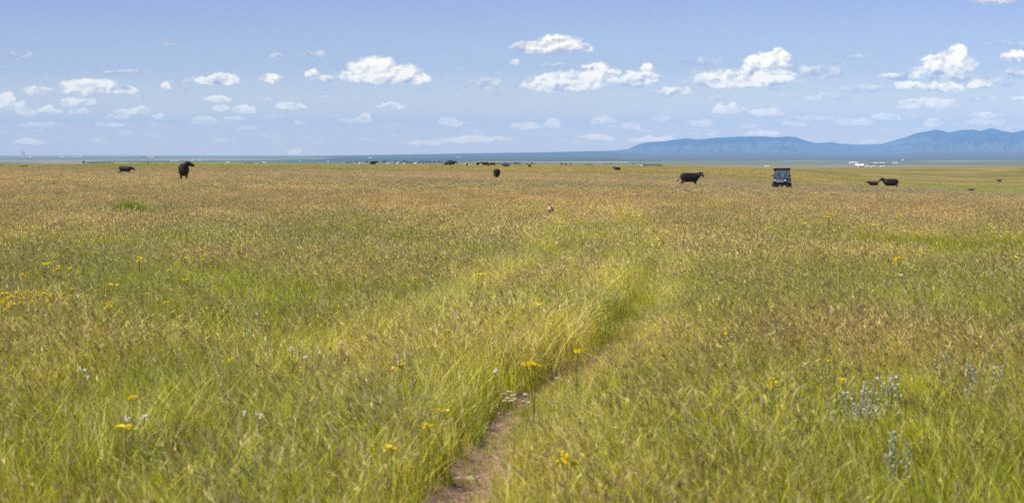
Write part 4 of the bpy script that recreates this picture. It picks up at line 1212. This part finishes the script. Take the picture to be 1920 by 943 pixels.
TG = 'trees round the distant town'
for px, row, hp, wp in ((668, 305, 5, 7), (676, 305, 4, 6), (688, 305, 6, 5), (697, 305, 4, 7), (708, 305, 4, 6), (720, 305, 6, 7), (727, 305, 4, 6), (741, 305, 5, 8), (750, 305, 4, 6), (757, 305, 6.5, 9), (764, 305, 5, 8), (770, 305, 4, 8), (778, 305, 3.5, 8),
                        (786, 305, 5, 7), (792, 305, 5.5, 8), (799, 305, 5, 8), (806, 305, 5.5, 8), (814, 305, 5, 6), (822, 305, 4.5, 8), (828, 305, 4.5, 7), (840, 304, 6.5, 9), (848, 304, 6.5, 9), (855, 304, 5, 8), (657, 306, 3.5, 6), (651, 306, 3, 7)):
    tree(px, row, hp, wp, 6600 + (px % 7) * 60, 'dark tree among the white houses of the distant town', TG)
for i, (px, row, w, h, wl, lab) in enumerate((
    (669, 305, 6, 3, 'white', 'pale house at the left end of the distant town'),
    (676, 305, 4, 2.5, 'white', 'small bright white house second from the left end of the distant town'),
    (700, 304, 7, 3, 'tanwall', 'pinkish house behind the black cow alone on the skyline'),
    (728, 304, 6, 2.4, 'white', 'low bright white shed in the middle of the distant town'),
    (739, 304, 8, 2.6, 'tanwall', 'long pinkish building in the middle of the distant town'),
    (746, 305, 4, 3, 'white', 'white gabled house at the right end of the long pinkish building'),
    (759, 305, 3.5, 2.5, 'white', 'small white house under the tallest town tree'),
    (779, 305, 5, 2.6, 'white', 'white house at the left end of the long town tree belt'),
    (791, 305, 4, 2.2, 'white', 'pale house half hidden in the long town tree belt'),
    (842, 304, 7, 3.4, 'white', 'white building behind the tight bunch of cattle'),
    (874, 305, 4, 2, 'white', 'small white shed right of the tight bunch of cattle'))):
    house(px, row, w, h, 'house', lab, 'house', wl, 'roof' if i % 2 else 'darkroof', rz=10 + 17 * (i % 4), d=6350 + (i % 5) * 25)
house(718, 308.3, 5, 1.8, 'white_shed', 'tiny white shed just past the field edge right of the lone skyline cow', 'shed', 'white', 'white', d=2750)
house(694, 296.5, 6, 1.6, 'white_shed', 'white shed far out on the plain above the town', 'shed', 'white', 'white', d=14500)
house(859, 295.5, 5, 1.6, 'white_shed', 'white shed far out on the plain above the bunch of cattle', 'shed', 'white', 'white', d=15500)
BG = 'tree belt above the skyline cattle'
for px, hp, wp in ((931, 4.5, 8), (937, 4.5, 8), (943, 4, 8), (947, 6.5, 7), (953, 5, 7), (957, 4, 7), (964, 6, 6), (968, 6.5, 6), (972, 5.5, 6), (975, 5, 7), (988, 4.5, 6), (997, 6, 6), (1002, 3.5, 6), (926, 3.5, 6)):
    tree(px, 307, hp, wp, 5300 + (px % 5) * 50, 'grey-green tree in the belt above the skyline cattle', BG)
house(980, 308, 5, 2, 'white_shed', 'small white shed at the right end of the tree belt', 'shed', 'white', 'white', d=5000)
house(999, 307, 7, 3, 'farmhouse', 'pale farmhouse under the last tree right of the tree belt', 'house', 'white', 'darkroof', d=5100)
RG = 'trees round the red barn farm'
for px, hp, wp in ((1053, 7.5, 8), (1061, 7.5, 7), (1070, 6.5, 6), (1076, 4, 8), (1081, 4, 8), (1091, 4.5, 8), (1098, 4.5, 8), (1104, 5.5, 7), (1108, 4, 7), (1112, 3, 7)):
    tree(px, 307.5, hp, wp, 4700 + (px % 5) * 40, 'dark tree sheltering the farm with the long red barn', RG)
house(1047, 309.3, 9, 3.2, 'farmhouse', 'long white farmhouse left of the long red barn', 'house', 'white', 'white', d=4450, rz=4)
house(1079, 309.3, 13, 3.6, 'barn', 'long low red barn under the dark trees', 'barn', 'red', 'red', d=4430, rz=4, door=True)
for px, hp, wp, lab in ((1146, 4, 4, 'single round dark tree right of the red barn farm'), (1187, 3.5, 4, 'single small tree left of the clipped tree row'), (1135, 2.6, 4, 'low bush-like tree between the farm and the round tree')):
    tree(px, 307, hp, wp, 5600, lab, None)
CG = 'even tree row on the plain'
for i in range(10): tree(1207 + 3.7 * i, 307.5, 4.0, 5.5, 4900 + (i % 3) * 30, 'tree in the even dark row beside the small pale house', CG)
house(1202, 307.5, 5, 2.6, 'farmhouse', 'small pale house at the left end of the even tree row', 'house', 'white', 'roof', d=4850)
house(1259, 309, 6, 1.8, 'white_shed', 'low white shed right of the even tree row', 'shed', 'white', 'white', d=4600)
house(1300, 311, 2.5, 2.4, 'white_shed', 'tiny white shed above the cow looking at us', 'shed', 'white', 'white', d=3900)
house(1438, 307.8, 7, 2, 'white_shed', 'low white shed left of the vehicle roof on the plain', 'shed', 'white', 'white', d=4700)
# farm with the white-roofed red barn
house(1612, 311, 15, 6, 'barn', 'red barn with a big white roof and pale door at the right-hand farm', 'barn', 'red', 'white', d=4600, rz=-12, flat=.45, door=True)
for px, row, w, h, lab in ((1626, 309.6, 5, 2.6, 'small white shed right next to the white-roofed red barn'), (1637, 310, 9, 2.6, 'long white shed in the middle of the right-hand farm'), (1655, 310, 9, 2.6, 'grey-white shed at the right end of the farm buildings')):
    house(px, row, w, h, 'farm_shed', lab, 'shed', 'white', 'roof', d=4650, rz=5)
for px, w, h, lab in ((1600, 16, 2.8, 'long low white roofed building behind and left of the white-roofed barn'), (1642, 8, 2.0, 'left of two white roofed sheds behind the right-hand farm'), (1654, 8, 2.0, 'right of two white roofed sheds behind the right-hand farm'), (1679, 8, 2.0, 'white shed set apart right of the farm on the plain')):
    house(px, 304.3, w, h, 'farm_shed', lab, 'shed', 'white', 'white', d=6600, rz=3)
house(1650, 306.3, 42, 2.2, 'long_barn', 'very long dark-roofed barn behind the right-hand farm', 'barn', 'darkroof', 'darkroof', d=5700, rz=2, depth=.1)
house(1688, 313.2, 4, 1.8, 'white_shed', 'tiny white shed on the field edge right of the farm', 'shed', 'white', 'white', d=2700)
house(1692, 301, 3, 2.2, 'white_shed', 'white speck of a house at the foot of the mountains', 'house', 'white', 'white', d=9300)
tree(1686, 301.5, 4, 3, 9200, 'single dark tree beside the white house at the foot of the mountains', None, 'tall')
# left horizon: grain towers and sheds
def silo_towers():
    d = 16500; x, y, z = place(43, d); u = d / F
    e = empty('grain_elevator', (x, y, z)); tag(e, 'pair of tall concrete grain towers on the left horizon', 'grain elevator')
    for xx, h in ((-1.5, 12), (1.8, 11.4)):
        b_ = join(*[tube_bm((xx*u + k*.9*u - .45*u, 0, -4), (xx*u + k*.9*u - .45*u, 0, h*u*.93), .8*u, .8*u, 16) for k in (0, 1)], box_bm((xx*u, 0, h*u*.965), (1.9*u, 1.4*u, h*u*.07)))
        bm_obj('tower', b_, MAT['concrete'], e)
    bm_obj('annex', box_bm((-4.2*u, 0, 1.0*u), (3.2*u, 2*u, 2.2*u), (.8, .8)), MAT['tanwall'], e)
silo_towers()
house(56, 296.5, 6, 1.8, 'white_shed', 'white shed right of the tall concrete grain towers', 'shed', 'white', 'white', d=16300)
house(116, 296, 11, 1.9, 'white_shed', 'long white shed between the grain towers and the mill', 'shed', 'white', 'white', d=16500)
house(146, 296.2, 22, 2.2, 'mill_building', 'long pale mill building under a thin leg tower on the left horizon', 'mill', 'tanwall', 'roof', d=16300, depth=.2)
def leg_tower():
    d = 16200; x, y, z = place(156, d); u = d / F
    e = empty('mill_tower', (x, y, z)); tag(e, 'thin mill tower with a leaning spout at the right end of the pale mill', 'tower')
    bm_obj('shaft', join(box_bm((0, 0, 3*u), (1.0*u, 1.0*u, 6.2*u)), box_bm((-2.5*u, 0, 1.9*u), (1.2*u, 1.2*u, 4.0*u))), MAT['concrete'], e)
    bm_obj('spout', tube_bm((.2*u, 0, 6.4*u), (2.6*u, 0, 2.5*u), .22*u), MAT['darkroof'], e)
    bm_obj('head', box_bm((.2*u, 0, 6.6*u), (1.2*u, 1.2*u, 1.2*u), (.5, .5)), MAT['darkroof'], e)
leg_tower()
for px, w, lab in ((279, 4, 'left of two white houses on the far left plain above the walking calf'), (286, 6, 'right of two white houses on the far left plain above the walking calf')):
    house(px, 295.7, w, 2, 'house', lab, 'house', 'white', 'white', d=15800)
for px in (265, 269, 273, 292, 296): tree(px, 295.8, 2, 4, 15900, 'dark tree beside the two white houses on the far left plain', 'trees by the two white houses')
LT = 'trees along the left field edge'
for px, hp, wp in ((2, 3.5, 6), (7, 3, 6), (16, 2.5, 6), (24, 3.5, 4), (33, 3, 6), (38, 2.5, 5), (44, 3, 4), (52, 2.8, 5)): tree(px, 307, hp, wp, 5000 + (px % 4) * 30, 'dark tree in the loose line along the left field edge', LT)
tree(157, 305, 6.5, 8, 6300, 'tall round dark tree at the start of the low left tree line', None)
for i in range(13): tree(164 + 4.0 * i, 305, 2.4 + .5 * (i % 3), 5, 6400 + (i % 3) * 40, 'low tree in the line running right from the tall round dark tree', 'low left tree line')
for px, hp, wp in ((277, 3.5, 6), (282, 2.5, 5), (245, 2, 7), (465, 2.5, 5), (471, 2, 6), (460, 1.8, 5), (490, 2, 7)): tree(px, 305, hp, wp, 6400, 'low dark tree scattered on the left plain behind the cow and calf', 'scattered trees on the left plain')
for px, row, w in ((330, 303.5, 6), (322, 303.5, 5), (362, 302, 6), (375, 301, 5), (427, 305, 5), (495, 305.5, 7), (562, 303, 3), (615, 304, 3)): house(px, row, w, 1.4, 'white_shed', 'low white shed strung along the left plain behind the facing cow', 'shed', 'white', 'white', d=dist_for_row(px, row, 5200, 9000), group='low sheds on the left plain')
build_grass()

# ------------------------------------------------------------------ air
def build_haze():
    m, nt, out = material('thin_air'); b = NB(nt)
    v = b.n('ShaderNodeVolumePrincipled')
    v.inputs['Color'].default_value = (.30, .565, 1.0, 1); v.inputs['Density'].default_value = 4.4e-5; v.inputs['Anisotropy'].default_value = -.3
    nt.links.new(v.outputs[0], out.inputs['Volume'])
    bm = box_bm((0, -1500, 240), (76000, 76000, 600))
    o = bm_obj('haze', bm, m); tag(o, 'thin pale blue air over the whole plain', 'haze', kind='stuff')
build_haze()

# ------------------------------------------------------------------ sky and sun
SUN_AZ, SUN_EL = R(-118), R(50)      # azimuth from +Y towards +X
CLOUDS = [  # centre column and row in the photo's sky, half width, half height, whiteness
 (700,131,40,21,1),(668,146,36,14,1),(745,143,42,17,1),(780,150,26,13,1),(718,152,70,10,.9),
 (1045,83,36,16,.85),(1005,92,40,12,.55),(1078,94,32,8,.5),(1035,99,60,6,.4),
 (1062,158,68,20,.9),(1105,152,48,14,1),(1120,129,26,10,.9),(1146,138,18,10,1),(1010,163,30,12,.7),(1200,147,30,17,.9),(1212,135,12,14,.9),(1180,160,34,8,.6),(1271,172,25,9,.9),(1245,178,28,5,.4),
 (1395,152,88,18,1),(1360,156,46,13,.95),(1450,152,40,12,.9),(1435,120,34,20,1),(1462,107,18,14,1),(1412,131,26,8,.7),(1500,135,60,12,.3),(1550,140,30,14,.3),
 (1778,122,44,22,1),(1792,104,18,15,1),(1755,112,30,8,.45),(1745,135,40,10,.8),(1700,163,22,10,.9),(1752,166,34,10,.7),(1786,167,17,11,1),(1835,163,22,9,.9),(1685,146,40,8,.5),(1740,197,55,10,.85),(1800,150,70,9,.35),
 (1364,207,33,10,1),(1435,213,30,8,.9),(1905,108,26,12,.7),(1912,140,30,12,.4),
 (405,153,46,9,.9),(428,147,22,8,.9),(165,168,54,15,.9),(150,160,30,10,.9),(70,172,24,8,.85),(205,160,16,12,.7),(235,170,22,9,.7),(312,162,9,7,.7),(508,150,18,11,.75),(586,142,12,12,.8),(616,148,12,8,.7),
 (14,186,22,11,1),(20,200,34,11,.8),(148,194,32,9,.8),(48,210,20,9,.8),(84,206,12,7,.7),(102,213,14,6,.6),(150,210,20,7,.6),
 (546,200,24,9,.9),(408,186,24,7,.8),(418,203,20,7,.8),(459,206,20,8,.85),(733,201,26,8,.9),(670,228,30,7,.6),(687,223,10,8,.7),(845,231,22,9,.9),(990,237,28,7,.85),(1034,233,14,9,.8),(1128,226,20,8,.6),(1180,237,18,6,.5),(1240,224,16,7,.6),
 (1315,232,24,7,.7),(1600,229,30,8,.7),(1520,222,40,5,.45),(1490,232,24,5,.5),(1660,221,30,6,.6),(1845,218,26,7,.7),(1846,231,32,6,.7),(1750,231,16,7,.7),(1920,186,20,7,.6),
 (235,213,20,7,.7),(265,211,16,9,.7),(222,220,22,5,.6),(380,228,26,7,.65),(440,222,18,5,.6),(300,218,8,6,.5),(75,234,36,6,.55),(55,268,30,7,.4),(190,234,10,5,.5),(215,235,14,4,.5),(565,232,14,5,.5),(890,262,60,6,.45),(1120,259,30,6,.5),(1225,262,36,7,.6),(800,268,50,5,.3),(1430,253,30,5,.5),(465,243,20,4,.4),(550,285,12,6,.35),
 (30,104,36,6,.12),(318,82,22,8,.15),(590,104,30,7,.1),(518,108,14,6,.1),(225,137,50,5,.12),(915,158,26,12,.35),(970,118,20,6,.1),(1035,124,26,5,.1),(1310,120,38,10,.12),(1600,106,40,5,.08),(1890,84,40,6,.1),(1620,170,50,10,.2),(1530,185,50,10,.22),(1862,5,40,8,.35),(18,128,12,3,.1),
]

def build_world():
    w = bpy.data.worlds.new('World'); scene.world = w; w.use_nodes = True
    nt = w.node_tree; nt.nodes.clear(); b = NB(nt)
    out = b.n('ShaderNodeOutputWorld')
    sky = b.n('ShaderNodeTexSky', sky_type='NISHITA')
    sky.sun_disc = False; sky.sun_elevation = SUN_EL; sky.sun_rotation = SUN_AZ
    sky.altitude = 1200; sky.air_density = 1.0; sky.dust_density = .3; sky.ozone_density = 2.0
    tc = b.n('ShaderNodeTexCoord').outputs['Generated']
    sp = b.n('ShaderNodeSeparateXYZ'); b.put(sp.inputs[0], tc)
    X, Y, Z = sp.outputs
    iy = b.math('DIVIDE', F / 100, b.math('MAXIMUM', Y, .05))
    px = b.math('MULTIPLY', X, iy); py = b.math('MULTIPLY', Z, iy)     # hundreds of photo pixels right of centre, above the horizon
    up = b.ramp(py, 0, 3.2, 0, 1, smooth=False)
    tint = b.mixc(b.ramp(py, .45, 1.6, smooth=False), (1.72, 1.42, 1.24), (.905, .86, 1.09))
    tint = b.mixc(b.ramp(py, 1.6, 2.9, smooth=False), tint, (.74, .71, 1.03))
    tint = b.mixc(b.ramp(Z, .10, .45, smooth=True), tint, (1.0, .99, 1.0))
    skyc = b.vmath('MULTIPLY', sky.outputs[0], tint)
    bg0 = b.n('ShaderNodeBackground'); b.put(bg0.inputs[0], skyc); bg0.inputs[1].default_value = .075
    cm = b.n('ShaderNodeCombineXYZ'); b.put(cm.inputs[0], px); b.put(cm.inputs[1], py); P = cm.outputs[0]
    # billowing of the outlines
    wz = b.noise(P, 3.2, 4, .6, out='Color')
    P2 = b.vmath('ADD', P, b.vmath('MULTIPLY', b.vmath('SUBTRACT', wz, (.5, .5, .5)), (.34, .20, 0)))
    wz2 = b.noise(P, 11.0, 3, .6, out='Color')
    P2 = b.vmath('ADD', P2, b.vmath('MULTIPLY', b.vmath('SUBTRACT', wz2, (.5, .5, .5)), (.11, .08, 0)))
    Pn = b.vmath('MULTIPLY', P2, (1, 1.35, 0))
    n0 = b.noise(Pn, 4.6, 6, .56)
    n2 = b.noise(Pn, 3.4, 3.2, .5)
    n1 = b.noise(b.vmath('ADD', Pn, (-.06, .085, 0)), 3.4, 3.2, .5)
    fr = b.noise(b.vmath('MULTIPLY', P, (1, 3.2, 0)), 1.9, 6, .6)
    frm = b.math('MULTIPLY', b.ramp(fr, .52, .72), b.math('MULTIPLY', b.ramp(py, .05, .35), b.ramp(py, 2.1, 1.0)))
    relief = b.math('MULTIPLY', b.math('SUBTRACT', n2, n1), 3.4)
    low = b.ramp(py, .2, 1.5, .75, 0)
    sw = b.n('ShaderNodeSeparateXYZ'); b.put(sw.inputs[0], P2); wx, wy = sw.outputs[0], sw.outputs[1]
    def section(clouds):
        G = SGm = WV = WW = None
        for cx, cy, rx, ry, wh in clouds:
            rx, ry = rx * 1.36 / 100, ry * 1.36 / 100
            x0, y0 = (cx - 960) / 100, (HOR - cy) / 100
            us = b.math('MULTIPLY_ADD', wx, 1/rx, -x0/rx); vs = b.math('MULTIPLY_ADD', wy, 1/ry, -y0/ry)
            vv = b.math('MAXIMUM', vs, b.math('MULTIPLY', vs, -1.6))
            r2 = b.math('MULTIPLY_ADD', vv, vv, b.math('MULTIPLY', us, us))
            g = b.math('SUBTRACT', 1.0, r2, clamp=True)
            if G is None:
                G, SGm, WV, WW = g, b.math('ADD', g, 1e-4), b.math('MULTIPLY', g, vs), b.math('MULTIPLY', g, wh)
            else:
                G = b.math('MAXIMUM', G, g); SGm = b.math('ADD', SGm, g)
                WV = b.math('MULTIPLY_ADD', g, vs, WV); WW = b.math('MULTIPLY_ADD', g, wh, WW)
        vert = b.math('DIVIDE', WV, SGm); white = b.math('DIVIDE', WW, SGm)
        body = b.math('MULTIPLY_ADD', b.math('SUBTRACT', n0, .5), 1.5, G)
        thick = b.ramp(body, .10, .62)
        body_w = b.math('MULTIPLY_ADD', b.math('SUBTRACT', n0, .5), 2.2, G)
        thin = b.math('MULTIPLY', b.ramp(body_w, .2, .95), .75)
        wmask = b.ramp(white, .2, .55)
        alpha = b.math('ADD', b.math('MULTIPLY', thick, wmask), b.math('MULTIPLY', thin, b.math('SUBTRACT', 1.0, wmask)), clamp=True)
        alpha = b.math('MULTIPLY', alpha, b.ramp(white, .1, .8, .75, .98))
        alpha = b.math('MULTIPLY', alpha, b.ramp(G, 0, .10))
        # faint scattered fragments lower down
        alpha = b.math('MAXIMUM', alpha, b.math('MULTIPLY', frm, .72))
        lit = b.math('ADD', b.math('MULTIPLY_ADD', vert, .55, .62), relief)
        lit = b.math('ADD', lit, b.math('MULTIPLY_ADD', white, .75, -.60), clamp=True)
        ccol = b.mixc(lit, (4.9, 4.9, 5.9), (14.2, 12.8, 10.0))
        ccol = b.mixc(low, ccol, b.vmath('MULTIPLY', skyc, (1.95, 1.8, 1.5)))
        full = b.mixc(alpha, skyc, ccol)
        bg1 = b.n('ShaderNodeBackground'); b.put(bg1.inputs[0], full); bg1.inputs[1].default_value = .075
        return bg1
    cuts = [-99, -5.6, -1.2, 3.9, 99]
    secs = [section([c for c in CLOUDS if (c[0]+c[2]*1.4+24-960)/100 > lo and (c[0]-c[2]*1.4-24-960)/100 < hi]) for lo, hi in zip(cuts, cuts[1:])]
    acc = secs[0]
    for k in range(1, len(secs)):
        mk = b.n('ShaderNodeMixShader'); b.put(mk.inputs[0], b.math('GREATER_THAN', px, cuts[k]))
        nt.links.new(acc.outputs[0], mk.inputs[1]); nt.links.new(secs[k].outputs[0], mk.inputs[2]); acc = mk
    win = b.math('MULTIPLY', b.math('GREATER_THAN', Y, .5), b.math('MULTIPLY', b.math('GREATER_THAN', py, -.1), b.math('LESS_THAN', py, 3.4)))
    win = b.math('MULTIPLY', win, b.math('LESS_THAN', b.math('ABSOLUTE', px), 11.5))
    mx = b.n('ShaderNodeMixShader'); b.put(mx.inputs[0], win)
    nt.links.new(bg0.outputs[0], mx.inputs[1]); nt.links.new(acc.outputs[0], mx.inputs[2])
    nt.links.new(mx.outputs[0], out.inputs[0])
    try: w.cycles.sampling_method = 'MANUAL'; w.cycles.sample_map_resolution = 512
    except Exception: pass
build_world()

L = bpy.data.lights.new('sun', 'SUN'); L.energy = 5.0; L.angle = R(.53); L.color = (1.0, .93, .80)
so = bpy.data.objects.new('sun', L); COL.objects.link(so)
sd = Vector((math.sin(SUN_AZ)*math.cos(SUN_EL), math.cos(SUN_AZ)*math.cos(SUN_EL), math.sin(SUN_EL)))
so.rotation_euler = sd.to_track_quat('Z', 'Y').to_euler(); so.location = (0, 0, 60)

# ------------------------------------------------------------------ camera and render settings
cam = bpy.data.cameras.new('camera'); co = bpy.data.objects.new('camera', cam); COL.objects.link(co)
co.location = (0, 0, EYE); co.rotation_euler = (math.pi/2 - PITCH, 0, 0)
cam.sensor_width = 36; cam.lens = F * 36 / 1920; cam.clip_start = .1; cam.clip_end = 90000
cam.dof.use_dof = True; cam.dof.focus_distance = 60; cam.dof.aperture_fstop = 5.6
scene.camera = co
scene.render.engine = 'CYCLES'
cy = scene.cycles
cy.max_bounces = 6; cy.diffuse_bounces = 2; cy.glossy_bounces = 2; cy.transmission_bounces = 3; cy.transparent_max_bounces = 6; cy.volume_bounces = 1
cy.use_denoising = False
cy.sample_clamp_indirect = 3; cy.sample_clamp_direct = 6
scene.view_settings.view_transform = 'Standard'; scene.view_settings.look = 'None'
scene.view_settings.exposure = .55; scene.view_settings.gamma = 1
